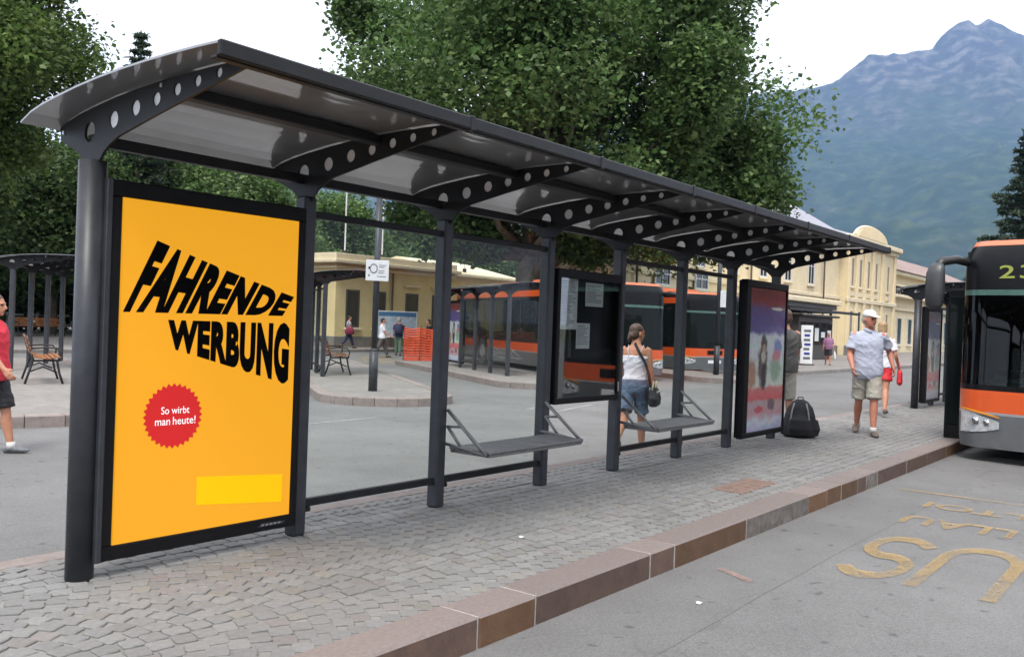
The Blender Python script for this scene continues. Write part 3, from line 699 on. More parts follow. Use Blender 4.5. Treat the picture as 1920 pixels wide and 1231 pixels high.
# ------------------------------------------------------------------ city buses
mk('bus_orange', (0.62, 0.085, 0.012), 0.28, var=0.06, vscale=3, coat=0.6)
mk('bus_roof', (0.66, 0.16, 0.07), 0.4, var=0.10, vscale=3, coat=0.3)
mk('bus_silver', (0.36, 0.37, 0.38), 0.35, 0.4, var=0.06, vscale=4, coat=0.4)
mk('bus_grey', (0.115, 0.12, 0.125), 0.45, 0.2, var=0.12, vscale=5)
mk('bus_glass', (0.006, 0.009, 0.009), 0.04, spec=0.14)
mk('bus_black', (0.006, 0.006, 0.007), 0.3, spec=0.2, var=0.3, vscale=4)
mk('mirror_grey', (0.035, 0.037, 0.04), 0.4, var=0.15, vscale=6)
mk('visor_green', (0.06, 0.12, 0.10), 0.2, var=0.2, vscale=6)
mk('lamp_amber', (0.75, 0.28, 0.02), 0.2, coat=0.5)
mk('lamp_clear', (0.62, 0.64, 0.66), 0.12, 0.5, var=0.35, vscale=22)
mk('led', (0.05, 0.06, 0.01), 0.5, emit=((0.55, 0.62, 0.10), 0.16))
mk('interior', (0.06, 0.065, 0.065), 0.7, var=0.4, vscale=5)
mk('wheel_rim', (0.25, 0.25, 0.26), 0.4, 0.6)
glass_mat('bus_screen', tint=(0.16, 0.20, 0.19), refl=0.03)
mk('pole_yellow', (0.55, 0.38, 0.05), 0.4)
mk('seat_blue', (0.05, 0.08, 0.16), 0.8, var=0.2, vscale=10)
BW, BL = 1.25, 11.8
def plan(z, n=7):
    """half-outline of the bus at height z: front middle -> front corner -> side; x grows to the rear"""
    lean = max(0, z-0.95)*0.045 + (max(0, z-2.55)**2)*1.4
    tuck = (max(0, z-2.45)**2)*0.75 + max(0, 0.35-z)*0.12
    hw = BW-tuck; r = 0.34
    pts = [(lean-0.10*(1-(y/(hw-r))**2), y) for y in np.linspace(0, hw-r, 5)[:-1]]
    for i in range(n): t = math.pi/2*i/(n-1); pts.append((lean+r-r*math.cos(t), hw-r+r*math.sin(t)))
    return pts
def ring(z):
    p = plan(z); hw = p[-1][1]; left = [(x, -y) for x, y in p[::-1]][:-1]
    front = left+p
    rear = [(BL-0.12, hw), (BL, hw-0.12), (BL, -hw+0.12), (BL-0.12, -hw)]
    return front, rear
def band(m, zs, front_only=False, off=0.0, side=0.0, mi=0):
    rings = []
    for z in zs:
        f, r = ring(z)
        if front_only: pts = [(x-off, y) for x, y in f]
        else: pts = f+r
        rings.append([(x, y, z) for x, y in pts])
    n = len(rings[0]); o = len(m.v); vs = [p for q in rings for p in q]; fs = []
    rng_ = range(n-1) if front_only else range(n)
    for i in range(len(zs)-1):
        for j in rng_: fs.append((i*n+j, i*n+(j+1) % n, (i+1)*n+(j+1) % n, (i+1)*n+j))
    m.add(vs, [f[::-1] for f in fs], mi); return n
def make_bus(name, label, number, group='city buses', interior=True):
    t = thing(name, label, 'bus', group=group)
    m = MB(); band(m, [0.18, 0.30, 0.46, 0.60]); m.build('bumper', 'bus_grey', t, True)
    m = MB(); band(m, [0.60, 0.63]); m.build('bumper_trim', 'bus_silver', t, True)
    m = MB(); band(m, [0.63, 0.75, 0.90]); b = m.build('body', 'bus_orange', t, True)
    m = MB(); band(m, [0.90, 0.97]); m.build('windscreen_seal', 'bus_black', t, True)
    # glazed belt: windscreen at the front, panes and pillars along the sides
    f, r = ring(1.5); nf = len(f)
    m = MB(); band(m, [0.97, 1.3, 1.7, 2.10], front_only=True); m.build('windscreen', 'bus_screen' if interior else 'bus_glass', t, True)
    m = MB(); band(m, [2.10, 2.17], front_only=True); m.build('visor_strip', 'visor_green', t, True)
    m = MB(); band(m, [2.17, 2.4, 2.52, 2.62, 2.70, 2.735], front_only=True); m.build('header', 'bus_black', t, True)
    for s in (-1, 1):
        m = MB(); m.box(0.42, BL-0.12, s*(BW-0.03)-0.02, s*(BW-0.03)+0.02, 0.97, 2.68); m.build('side_panel', 'bus_black', t)
        x = 0.55; k = 0
        while x < BL-0.6:
            w = 1.05 if k % 3 else 1.25
            m = MB(); m.box(x+0.03, x+w-0.03, s*(BW-0.005)-0.008, s*(BW-0.005)+0.008, 1.02, 2.30, ch=0.004); m.build('side_window', 'bus_glass', t); x += w; k += 1
        m = MB(); m.box(0.5, BL-0.15, s*(BW-0.004)-0.006, s*(BW-0.004)+0.006, 2.40, 2.60, ch=0.003); m.build('roof_band', 'bus_orange', t)
    m = MB(); m.box(BL-0.06, BL, -BW+0.13, BW-0.13, 0.97, 2.72); m.build('rear_panel', 'bus_orange', t)
    # roof
    m = MB(); zs = [2.735, 2.76, 2.785, 2.80]; n = band(m, zs); top = [m.v[i] for i in range(len(m.v)-n, len(m.v))]
    m.add(top+[(5.0, 0, 2.83)], [((j+1) % n, j, n) for j in range(n)]); m.build('roof', 'bus_roof', t, True)
    m = MB(); m.box(2.2, 5.2, -0.85, 0.85, 2.78, 2.98, ch=0.06); m.box(6.8, 9.2, -0.8, 0.8, 2.78, 2.96, ch=0.06); m.build('roof_unit', 'bus_roof', t)
    # destination display: glowing segments on the header
    def seg(u0, v0, s):
        return
    hx = plan(2.35)[0][0]-0.012
    def fn(u, v):
        y = 0.80-0.56*u; z = 2.31+0.165*v; hw = BW-0.34
        xx = max(0, z-0.95)*0.045-0.10*(1-min(1, abs(y)/hw)**2)
        return (xx-0.012, y, z)
    if number: text_mesh('destination_display', number, 'led', fn, offset=0.012, space=1.15, parent=t)
    m = MB(); m.box(-0.105, -0.09, -0.26, 0.26, 0.40, 0.51, ch=0.004); m.build('number_plate', 'white_paint', t)
    m = MB(); m.box(-0.112, -0.10, -0.30, 0.30, 0.70, 0.84, ch=0.004); m.build('badge_plate', 'bus_black', t)
    # lights
    for s in (-1, 1):
        m = MB(); pts = []
        for i in range(7):
            y = s*(0.72+0.47*i/6); pts.append(y)
        def fx(y, z):
            p = plan(z); yy = abs(y)
            for (a, b), (c, d) in zip(p[:-1], p[1:]):
                if b <= yy <= d: return a+(c-a)*(yy-b)/(d-b+1e-9)
            return p[-1][0]
        vs = []
        for i, y in enumerate(pts):
            u = i/6; zl = 0.36+0.07*(1-u)**2; zh = 0.52+0.13*u
            for z in (zl, (zl+zh)/2, zh): vs.append((fx(y, z)-0.012, y*1.004, z))
        fs = [(3*i+k, 3*i+k+1, 3*i+k+4, 3*i+k+3) for i in range(6) for k in (0, 1)]
        m.add(vs, fs if s > 0 else [f[::-1] for f in fs]); h = m.build('headlight', 'lamp_clear', t, True)
        for (yy, zz, r) in ((0.86, 0.50, 0.045), (0.99, 0.515, 0.05)):
            mm = MB(); xx = fx(s*yy, zz)-0.016; mm.tube([(xx, s*yy, zz), (xx+0.01, s*yy, zz)], [r, r*0.8], 14); mm.build('lamp', 'chrome', h, True)
        m = MB(); vs = []
        for i, y in enumerate(pts):
            u = i/6; z0 = 0.565+0.09*u; z1 = z0+0.012+0.05*u*(1.15-u)
            vs += [(fx(y, z0)-0.013, y*1.004, z0), (fx(y, z1)-0.013, y*1.004, z1)]
        fs = [(2*i, 2*i+1, 2*i+3, 2*i+2) for i in range(6)]
        m.add(vs, fs if s > 0 else [f[::-1] for f in fs]); m.build('indicator', 'lamp_amber', t, True)
        # mirror on a curved arm
        m = MB(); m.tube([(0.30, s*1.10, 2.50), (0.12, s*1.32, 2.56), (-0.08, s*1.45, 2.52), (-0.16, s*1.50, 2.40)], [0.05, 0.055, 0.06, 0.05], 10); a = m.build('mirror_arm', 'plastic_black', t, True)
        m = MB(); m.loft([(-0.17, s*1.50, 1.92, 0.05, 0.07), (-0.17, s*1.50, 1.96, 0.075, 0.105), (-0.16, s*1.50, 2.15, 0.085, 0.115), (-0.15, s*1.50, 2.36, 0.08, 0.11), (-0.14, s*1.49, 2.46, 0.06, 0.09), (-0.13, s*1.48, 2.50, 0.03, 0.05)], 14, p=3); m.build('mirror', 'mirror_grey', a, True)
        # wiper
        m = MB(); m.tube([(fx(0.2, 0.99)-0.03, s*0.35, 0.99), (fx(0.2, 1.05)-0.03, s*0.15, 1.10), (fx(0.2, 1.2)-0.03, s*-0.25, 1.13)], 0.012, 6); m.build('wiper', 'bus_black', t)
    for x in (2.65, 8.6):
        for s in (-1, 1):
            m = MB(); m.tube([(x, s*(BW-0.30), 0.47), (x, s*(BW+0.003), 0.47)], 0.47, 24); w = m.build('wheel', 'rubber', t)
            m = MB(); m.tube([(x, s*(BW-0.02), 0.47), (x, s*(BW+0.008), 0.47)], [0.28, 0.24], 20); m.build('rim', 'wheel_rim', w)
            m = MB(); m.tube([(x, s*(BW-0.4), 0.55), (x, s*(BW+0.001), 0.55)], 0.56, 24); m.build('wheel_arch', 'bus_black', t)
    if interior:
        m = MB(); m.box(0.36, 10.5, -1.15, 1.15, 0.36, 0.42); m.build('floor', 'interior', t)
        m = MB(); m.box(0.30, 0.62, -1.0, 0.95, 0.45, 1.05, ch=0.05); m.box(0.50, 0.75, -0.75, -0.25, 1.0, 1.16, ch=0.05); m.build('dashboard', 'interior', t)
        m = MB(); m.tube([(0.80+0.06*math.sin(2*math.pi*j/16), -0.50+0.22*math.cos(2*math.pi*j/16), 1.12+0.20*math.sin(2*math.pi*j/16)*0.5) for j in range(17)], 0.016, 6); m.build('steering_wheel', 'plastic_black', t)
        m = MB(); m.box(1.15, 1.28, -0.75, -0.25, 0.85, 1.75, ch=0.06); m.box(0.95, 1.3, -0.75, -0.25, 0.75, 0.9, ch=0.05); m.build('driver_seat', 'seat_blue', t)
        for k in range(5):
            for y in (-0.85, -0.42, 0.5, 0.92):
                m = MB(); m.box(3.6+k*1.2, 3.7+k*1.2, y-0.19, y+0.19, 0.8, 1.45, ch=0.04); m.box(3.25+k*1.2, 3.65+k*1.2, y-0.19, y+0.19, 0.75, 0.85, ch=0.03); m.build('seat', 'seat_blue', t)
        for (x, y) in ((1.6, 0.55), (1.6, -0.15), (2.4, 0.35), (2.4, -0.55), (3.2, 0.3), (3.2, -0.3)):
            m = MB(); m.tube([(x, y, 0.42), (x, y, 2.6)], 0.018, 6); m.build('grab_pole', 'pole_yellow', t)
    m = MB(); m.box(0.6, BL-0.5, -1.1, 1.1, 0.16, 0.30); m.build('underside', 'bus_black', t)
    return t
def place(t, x, y, rz): t.location = (x, y, ZR); t.rotation_euler = (0, 0, rz)
bus = make_bus('city_bus', 'orange and grey city bus showing 231 stopped at the kerb with its door open', '231', None)
place(bus, 10.36, -3.18, 0)
m = MB(); m.box(1.0, 1.035, 1.27, 1.58, 0.16, 2.22, ch=0.006); dl = m.build('door_leaf', 'bus_black', bus)
m = MB(); m.box(0.994, 1.041, 1.30, 1.55, 0.35, 2.12, ch=0.004); m.build('door_glass', 'bus_glass', dl)
m = MB(); m.box(1.03, 2.1, 1.22, 1.259, 0.25, 2.25); m.build('doorway', 'bus_black', bus)
b2 = make_bus('city_bus', 'orange roofed bus parked alongside the glazed shelter and poster', '', 'buses parked at the angled bays', interior=False)
place(b2, 20.1, 8.55, R(60))
def bus_copy(x, y, rz, label, grp='buses parked at the angled bays'):
    c = copy_tree(b2); c['label'] = label; c['group'] = grp; place(c, x, y, rz); return c
bus_copy(26.3, 8.9, R(60), 'orange bus parked behind the thin lamp post, next to the station pavement')
bus_copy(52.0, 4.6, R(8), 'distant orange bus coming along the road past the cream stone building')
bus_copy(19.0, -15.0, R(180), 'orange bus standing on the far side of the road', 'buses parked across the road')
# ------------------------------------------------------------------ buildings
mk('stucco', (0.67, 0.57, 0.37), 0.85, var=0.10, vscale=0.8, bump=0.15, bscale=8)
mk('stucco_low', (0.64, 0.52, 0.28), 0.85, var=0.12, vscale=0.9, bump=0.15, bscale=8)
mk('stucco_pale', (0.70, 0.58, 0.36), 0.85, var=0.06, vscale=1.5)
mk('trim_pale', (0.64, 0.55, 0.38), 0.8, var=0.08, vscale=2)
mk('plinth_grey', (0.17, 0.165, 0.15), 0.85, var=0.2, vscale=2, bump=0.3, bscale=6)
mk('slate', (0.24, 0.24, 0.28), 0.6, var=0.12, vscale=1.2, bump=0.3, bscale=5)
mk('roof_brown', (0.22, 0.15, 0.13), 0.7, var=0.25, vscale=1.0, bump=0.4, bscale=4)
mk('win_dark', (0.02, 0.022, 0.025), 0.12, spec=0.6)
mk('win_frame', (0.62, 0.61, 0.58), 0.6)
mk('win_frame_dark', (0.06, 0.055, 0.05), 0.6)
mk('shutter', (0.24, 0.20, 0.15), 0.7, var=0.15, vscale=8)
mk('sign_blue', (0.035, 0.045, 0.26), 0.4, var=0.05, vscale=3)
mk('pipe_brown', (0.10, 0.07, 0.05), 0.5)
def window(parent, xc, z0, z1, w, yf, pane='win_dark', frame='win_frame', mull=True, sill=True, lintel=False, depth=0.06, name='window'):
    m = MB(); frame_ring(m, xc-w/2-0.09, xc+w/2+0.09, z0-0.09, z1+0.09, yf-depth, yf+0.03, 0.09, 0.09, 0.09, 0.09, ch=0.01)
    o = m.build(name, frame, parent)
    m = MB(); m.box(xc-w/2-0.005, xc+w/2+0.005, yf-0.015, yf+0.02, z0-0.005, z1+0.005); m.build('pane', pane, o)
    if mull:
        m = MB(); m.box(xc-0.03, xc+0.03, yf-0.045, yf-0.016, z0, z1); m.build('mullion', frame, o)
        m = MB(); m.box(xc-w/2, xc-0.031, yf-0.040, yf-0.017, z0+(z1-z0)*0.62, z0+(z1-z0)*0.62+0.05); m.box(xc+0.031, xc+w/2, yf-0.040, yf-0.017, z0+(z1-z0)*0.62, z0+(z1-z0)*0.62+0.05); m.build('transom', frame, o)
    if sill:
        m = MB(); m.box(xc-w/2-0.16, xc+w/2+0.16, yf-0.16, yf+0.02, z0-0.20, z0-0.095, ch=0.015); m.build('sill', 'trim_pale', o)
    if lintel:
        m = MB(); m.box(xc-w/2-0.2, xc+w/2+0.2, yf-0.14, yf+0.02, z1+0.38, z1+0.50, ch=0.02); m.build('lintel', 'trim_pale', o)
    return o
# low cream building
Y0 = 27.1
low = thing('station_annex', 'low cream building with narrow dark windows and a flat parapet roof', 'building', (25.4, Y0, ZR))
m = MB(); m.box(0, 8.0, 0, 9, 0, 3.95); m.build('wall', 'stucco_low', low)
m = MB(); m.box(8.0, 13.6, 0.25, 9, 0, 3.85); m.build('wall', 'stucco_low', low)
m = MB(); m.box(-0.06, 8.05, -0.06, 9.05, 0.0, 0.62, ch=0.02); m.build('plinth', 'plinth_grey', low)
m = MB(); m.box(-0.15, 8.1, -0.15, 9.1, 3.72, 3.86, ch=0.03); m.box(-0.45, 8.2, -0.45, 9.2, 3.955, 4.12, ch=0.03); m.box(-0.25, 8.05, -0.25, 9.0, 4.122, 4.42, ch=0.02); m.build('cornice', 'trim_pale', low)
m = MB(); m.box(7.9, 13.9, -0.15, 9.2, 3.855, 4.0, ch=0.03); m.build('cornice', 'trim_pale', low)
m = MB(); m.prism([(0, 4.02), (9.2, 4.02), (4.6, 5.0)], 0, 5.6, M=Matrix(((0, 0, 1, 8.25), (1, 0, 0, -0.1), (0, 1, 0, 0), (0, 0, 0, 1)))); m.build('roof', 'trim_pale', low)
for xc, w in ((1.05, 0.66), (2.75, 0.66), (4.98, 0.72), (6.9, 0.72)):
    window(low, xc, 1.12, 2.70, w, 0.0, frame='win_frame_dark', mull=False, lintel=xc > 4, depth=0.03)
for xc in (9.4, 11.0, 12.6): window(low, xc, 1.12, 2.6, 0.7, 0.25, frame='win_frame_dark', mull=False, depth=0.03)
m = MB(); m.tube([(3.55, -0.07, 0.0), (3.55, -0.07, 3.7)], 0.05, 8); m.build('drainpipe', 'pipe_brown', low)
for dx in (1.0, 3.4, 9.6):
    fp = thing('flag_pole', {1.0: 'thin white roof pole above the narrow windows of the low cream building', 3.4: 'thin white roof pole next to the drainpipe of the low cream building', 9.6: 'thin white roof pole on the hipped end of the low cream building'}[dx], 'pole', (25.4+dx, Y0+0.6, 4.26 if dx < 8 else 3.75), group='roof poles'); fp.location.z = 4.24 if dx < 8 else 4.0
    m = MB(); m.tube([(0, 0, 0), (0, 0, 3.4)], 0.035, 8); m.build('shaft', 'white_paint', fp); m = MB(); m.box(-0.08, 0.08, -0.08, 0.08, 0.0, 0.22, ch=0.01); m.build('foot', 'iron', fp)
# two-storey station
YS = 16.0
st = thing('railway_station', 'large two storey cream station with grey slate roof and rounded gable', 'building', (0, YS, ZR))
m = MB(); m.box(27.9, 47.0, 0, 1.6, 0, 8.0); m.box(47.0, 61.0, 0.003, 14, 0, 7.99); m.build('wall', 'stucco', st)
m = MB(); m.box(61.0, 73.0, -0.5, 14.2, 0, 8.1); m.build('projecting_bay', 'stucco', st)
m = MB(); m.box(27.8, 60.99, -0.12, 0.0, 3.95, 4.18, ch=0.03); m.build('string_course', 'trim_pale', st)
m = MB(); m.box(60.9, 73.1, -0.66, -0.5, 3.85, 4.15, ch=0.03); m.build('string_course', 'trim_pale', st)
m = MB(); m.box(27.5, 46.9, -0.7, 2.2, 8.0, 8.28, ch=0.05); m.box(46.9, 60.95, -0.7, 14.4, 8.0, 8.28, ch=0.05); m.build('cornice', 'trim_pale', st)
m = MB(); m.box(60.6, 73.3, -0.95, 14.8, 8.1, 8.45, ch=0.05); m.box(60.8, 73.1, -0.7, 14.5, 7.8, 8.1, ch=0.03); m.build('cornice', 'trim_pale', st)
m = MB(); m.box(27.85, 60.98, -0.08, 0.0, 0.0, 0.8, ch=0.02); m.box(60.95, 73.06, -0.58, -0.5, 0.0, 0.8, ch=0.02); m.build('plinth', 'plinth_grey', st)
# hipped slate roof
def hip(m, x0, x1, y0, y1, z0, z1, rx, ry):
    vs = [(x0, y0, z0), (x1, y0, z0), (x1, y1, z0), (x0, y1, z0), (x0+rx, y0+ry, z1), (x1-rx, y0+ry, z1), (x1-rx, y1-ry, z1), (x0+rx, y1-ry, z1)]
    m.add(vs, [(3, 2, 1, 0), (0, 1, 5, 4), (1, 2, 6, 5), (2, 3, 7, 6), (3, 0, 4, 7), (4, 5, 6, 7)])
m = MB(); hip(m, 27.5, 47, -0.6, 2.1, 8.282, 8.9, 1, 1.2); hip(m, 46.5, 60.9, -0.5, 14.0, 8.284, 12.6, 4.5, 6.5); m.build('roof', 'slate', st)
m = MB(); hip(m, 60.7, 73.2, -0.85, 14.6, 8.452, 10.2, 4, 5.5); m.build('roof', 'slate', st)
m = MB(); m.box(48.3, 49.5, 2.6, 4.0, 9.0, 11.4, ch=0.05); m.build('chimney', 'stucco', st)
# rounded gable
m = MB(); pts = [(65.4+3.5*math.cos(math.pi*i/14), 8.452+0.75*math.sin(math.pi*i/14)) for i in range(15)]
m.prism(pts, 0.5, 0.95, M=Matrix(((1, 0, 0, 0), (0, 0, -1, 0), (0, 1, 0, 0), (0, 0, 0, 1)))); m.build('gable', 'stucco_pale', st)
m = MB(); m.tube([(65.4+3.6*math.cos(math.pi*i/14), -0.75, 8.5+0.8*math.sin(math.pi*i/14)) for i in range(15)], 0.14, 6); m.build('gable_moulding', 'trim_pale', st)
for xc, k in ((29.4, 0), (32.0, 0), (35.4, 1), (39.5, 1), (43.6, 1), (47.6, 1), (51.4, 1), (55.4, 1)):
    window(st, xc, 4.75, 6.5, 0.95, 0.0, mull=True)
    window(st, xc, 3.32 if False else 1.3, 3.2, 1.05, 0.0, mull=True, pane='win_dark')
for xc in (35.4, 39.5): window(st, xc, 4.66-1.05, 4.66-1.0+0.65, 1.3, -0.12)
for i, xc in enumerate((62.2, 64.0, 65.9, 67.8, 70.9)):
    window(st, xc, 5.0, 6.9, 0.55, -0.5, frame='trim_pale', pane='shutter', mull=False)
    window(st, xc, 1.2, 3.2, 0.6, -0.5, frame='trim_pale', pane='win_dark' if i in (1, 2) else 'shutter', mull=False)
    m = MB(); m.box(xc-0.45, xc+0.45, -0.62, -0.5, 4.25, 4.55, ch=0.02); m.build('panel', 'trim_pale', st)
for xc in (61.3, 63.1, 64.95, 66.85, 69.3, 72.6):
    m = MB(); m.box(xc-0.28, xc+0.28, -0.62, -0.5, 0.8, 7.75, ch=0.02); m.build('pilaster', 'stucco_pale', st)
for xc in (33.0, 45.6, 57.5):
    m = MB(); m.tube([(xc, -0.16, 0.2), (xc, -0.16, 8.0)], 0.06, 8); m.build('drainpipe', 'pipe_brown', st)
# blue name board with white lettering too soft to read
sg = thing('name_board', 'blue name board with white lettering on the station wall', 'sign', (29.05, YS-0.14, 4.36))
m = MB(); m.box(-1.1, 1.1, -0.06, 0.0, 0.0, 0.36, ch=0.01); m.build('board', 'sign_blue', sg)
random.seed(4)
for (a, b) in ((-0.8, -0.12), (0.05, 0.9)):
    x = a
    while x < b-0.05:
        w = random.uniform(0.06, 0.10); h = random.uniform(0.14, 0.2)
        m = MB(); m.box(x, x+w, -0.066, -0.061, 0.12, 0.12+h*.9); m.build('letter', 'white_paint', sg); x += w+0.03
# glazed entrance canopy
cp = thing('entrance_canopy', 'pale entrance canopy with dark underside on the station wall', 'canopy', (41.6, YS-0.1, 0.0))
m = MB(); m.box(-1.5, 9.2, -3.4, 0.0, 3.05, 3.32, ch=0.04); m.build('slab', 'trim_pale', cp)
m = MB(); m.box(-1.3, 9.0, -3.2, -0.02, 2.78, 3.049); m.build('soffit', 'win_frame_dark', cp)
for xx in (-1.0, 3.8, 8.6):
    m = MB(); m.tube([(xx, -3.0, 0.0), (xx, -3.0, 2.79)], 0.08, 8); m.build('column', 'iron', cp)
for k in range(7):
    m = MB(); m.box(-1.0+k*1.4, -0.9+k*1.4, -4.2, 0.0, 2.55, 2.62); m.build('rafter', 'iron', cp)
m = MB(); m.box(-1.2, 9.8, -4.3, -4.2, 2.52, 2.66); m.build('beam', 'iron', cp)
# right-hand range of the station
rb = thing('side_building', 'cream building with brown red roof beyond the station gable', 'building', (80.0, 18.0, ZR))
m = MB(); m.box(-5, 40, 0, 12, 0, 7.0); m.build('wall', 'stucco', rb)
m = MB(); m.box(-5.5, 40.6, -0.7, 12.6, 7.0, 7.35, ch=0.05); m.build('cornice', 'trim_pale', rb)
m = MB(); hip(m, -5.6, 40.8, -0.9, 12.8, 7.352, 9.9, 4, 5.5); m.build('roof', 'roof_brown', rb)
m = MB(); m.box(-5.1, 40, -0.9, -0.02, 5.0, 5.25, ch=0.04); m.box(-5.1, 40, -0.3, -0.02, 3.9, 4.15, ch=0.04); m.build('string_course', 'trim_pale', rb)
for k in range(36):
    m = MB(); m.box(-4.8+k*1.0, -4.5+k*1.0, -0.8, -0.6, 5.26, 5.95, ch=0.02); m.build('baluster', 'win_frame_dark', rb)
m = MB(); m.box(-5.1, 40, -0.85, -0.55, 5.95, 6.08, ch=0.03); m.build('balustrade_rail', 'trim_pale', rb)
for k in range(9): window(rb, -3.0+k*3.6, 0.9, 3.2, 1.3, 0.0, mull=False)
# ------------------------------------------------------------------ trees, hills
def leaf_mat(name, c1, c2, c3):
    m = bpy.data.materials.new(name); m.use_nodes = True; MATS[name] = m
    t = m.node_tree; t.nodes.clear(); N, L = t.nodes.new, t.links.new
    o = N('ShaderNodeOutputMaterial'); gi = N('ShaderNodeNewGeometry'); cr = N('ShaderNodeValToRGB')
    L(gi.outputs['Random Per Island'], cr.inputs[0]); e = cr.color_ramp.elements; e.new(0.5)
    for el, (p, c) in zip(e, ((0, c1), (0.6, c2), (1, c3))): el.position = p; el.color = (*c, 1)
    df = N('ShaderNodeBsdfPrincipled'); df.inputs['Roughness'].default_value = 0.5; df.inputs['Specular IOR Level'].default_value = 0.35
    tr = N('ShaderNodeBsdfTranslucent'); mx = N('ShaderNodeMixShader'); mx.inputs[0].default_value = 0.45
    nz = N('ShaderNodeTexNoise'); nz.inputs['Scale'].default_value = 0.55; nz.inputs['Detail'].default_value = 3; L(gi.outputs['Position'], nz.inputs['Vector'])
    rp = N('ShaderNodeMapRange'); rp.inputs[1].default_value = 0.35; rp.inputs[2].default_value = 0.65; rp.inputs[3].default_value = 0.65; rp.inputs[4].default_value = 1.25; L(nz.outputs[0], rp.inputs[0])
    hv = N('ShaderNodeHueSaturation'); L(cr.outputs[0], hv.inputs['Color']); L(rp.outputs[0], hv.inputs['Value'])
    L(hv.outputs[0], df.inputs['Base Color']); L(hv.outputs[0], tr.inputs[0]); L(df.outputs[0], mx.inputs[1]); L(tr.outputs[0], mx.inputs[2]); L(mx.outputs[0], o.inputs[0])
leaf_mat('leaf_plane', (0.053, 0.104, 0.030), (0.095, 0.174, 0.050), (0.188, 0.270, 0.098))
leaf_mat('leaf_dark', (0.040, 0.080, 0.026), (0.076, 0.138, 0.042), (0.150, 0.215, 0.075))
leaf_mat('leaf_light', (0.056, 0.106, 0.024), (0.106, 0.178, 0.042), (0.200, 0.265, 0.080))
leaf_mat('needle', (0.022, 0.042, 0.026), (0.040, 0.068, 0.040), (0.080, 0.110, 0.065))
mk('bark', (0.10, 0.085, 0.065), 0.9, var=0.4, vscale=3, bump=0.8, bscale=12, col2=(0.20, 0.18, 0.13))
def leaf_obj(name, P, size, mat, parent, r, elong=1.25, up=0.5):
    """one small folded leaf (two triangles) at every point of P"""
    n = len(P); nrm = r.normal(size=(n, 3)); nrm[:, 2] = np.abs(nrm[:, 2])+up; nrm /= np.linalg.norm(nrm, axis=1)[:, None]
    a = r.normal(size=(n, 3)); a -= nrm*(a*nrm).sum(1)[:, None]; a /= np.linalg.norm(a, axis=1)[:, None]; b = np.cross(nrm, a)
    s = (size*r.uniform(0.5, 1.4, n))[:, None]
    V = np.empty((n, 4, 3)); V[:, 0] = P-a*s*elong*0.5; V[:, 2] = P+a*s*elong*0.5
    V[:, 1] = P+b*s*0.5+nrm*s*0.18-a*s*0.08; V[:, 3] = P-b*s*0.5+nrm*s*0.18-a*s*0.08
    me = bpy.data.meshes.new(name); me.vertices.add(4*n); me.vertices.foreach_set('co', V.reshape(-1))
    i0 = np.arange(n)*4; F = np.empty((n, 2, 3), int); F[:, 0] = np.stack([i0, i0+1, i0+2], 1); F[:, 1] = np.stack([i0, i0+2, i0+3], 1)
    me.loops.add(6*n); me.loops.foreach_set('vertex_index', F.reshape(-1)); me.polygons.add(2*n)
    me.polygons.foreach_set('loop_start', np.arange(2*n)*3); me.polygons.foreach_set('loop_total', np.full(2*n, 3))
    me.update(calc_edges=True); me.materials.append(MATS[mat]); return link(name, me, parent)
def crown_points(r, lobes, per, jitter=0.12, fill=0.25):
    out = []
    for (c, rad) in lobes:
        d = r.normal(size=(per, 3)); d /= np.linalg.norm(d, axis=1)[:, None]
        rr = np.where(r.random(per) < fill, r.random(per)**0.5, 1+r.normal(0, jitter, per)); out.append(np.array(c)+d*rr[:, None]*np.array(rad))
    return np.concatenate(out)
def broad_tree(name, label, loc, trunk, lobes, per, size, mat, seed, group=None, limbs=True, tr=0.3, jitter=0.24):
    r = np.random.default_rng(seed); t = thing(name, label, 'tree', loc, 0, group)
    m = MB(); m.tube([p for p, _ in trunk], [q for _, q in trunk], 14)
    if limbs:
        rr = random.Random(seed); ti = len(trunk)
        for k, (c, rad) in enumerate(lobes):
            if k % 2 and len(lobes) > 14: continue
            p0 = Vector(trunk[min(ti-1, ti//2+k % max(1, ti-ti//2))][0]); p1 = Vector(c); mid = p0.lerp(p1, 0.5)+Vector((rr.uniform(-.3, .3), rr.uniform(-.3, .3), -0.25*(p1-p0).length*0.3))
            r0 = tr*rr.uniform(0.3, 0.5); m.tube([p0, mid, p1], [r0, r0*0.6, r0*0.2], 7)
    m.build('trunk', 'bark', t, True)
    P = crown_points(r, lobes, per, jitter); P = P[P[:, 2] > 0.6]
    leaf_obj('crown', P, size, mat, t, r); return t
def make_lobes(r, c, rad, n, lr, shell=0.8, zcut=None):
    L = []
    while len(L) < n:
        d = r.normal(size=3); d /= np.linalg.norm(d); q = r.random()**(1/3)*shell+0.0
        p = np.array(c)+d*q*np.array(rad)
        if zcut and p[2] < zcut: continue
        k = r.uniform(0.7, 1.3)*lr; L.append((tuple(p), (k*1.15, k*1.15, k*0.85)))
    return L
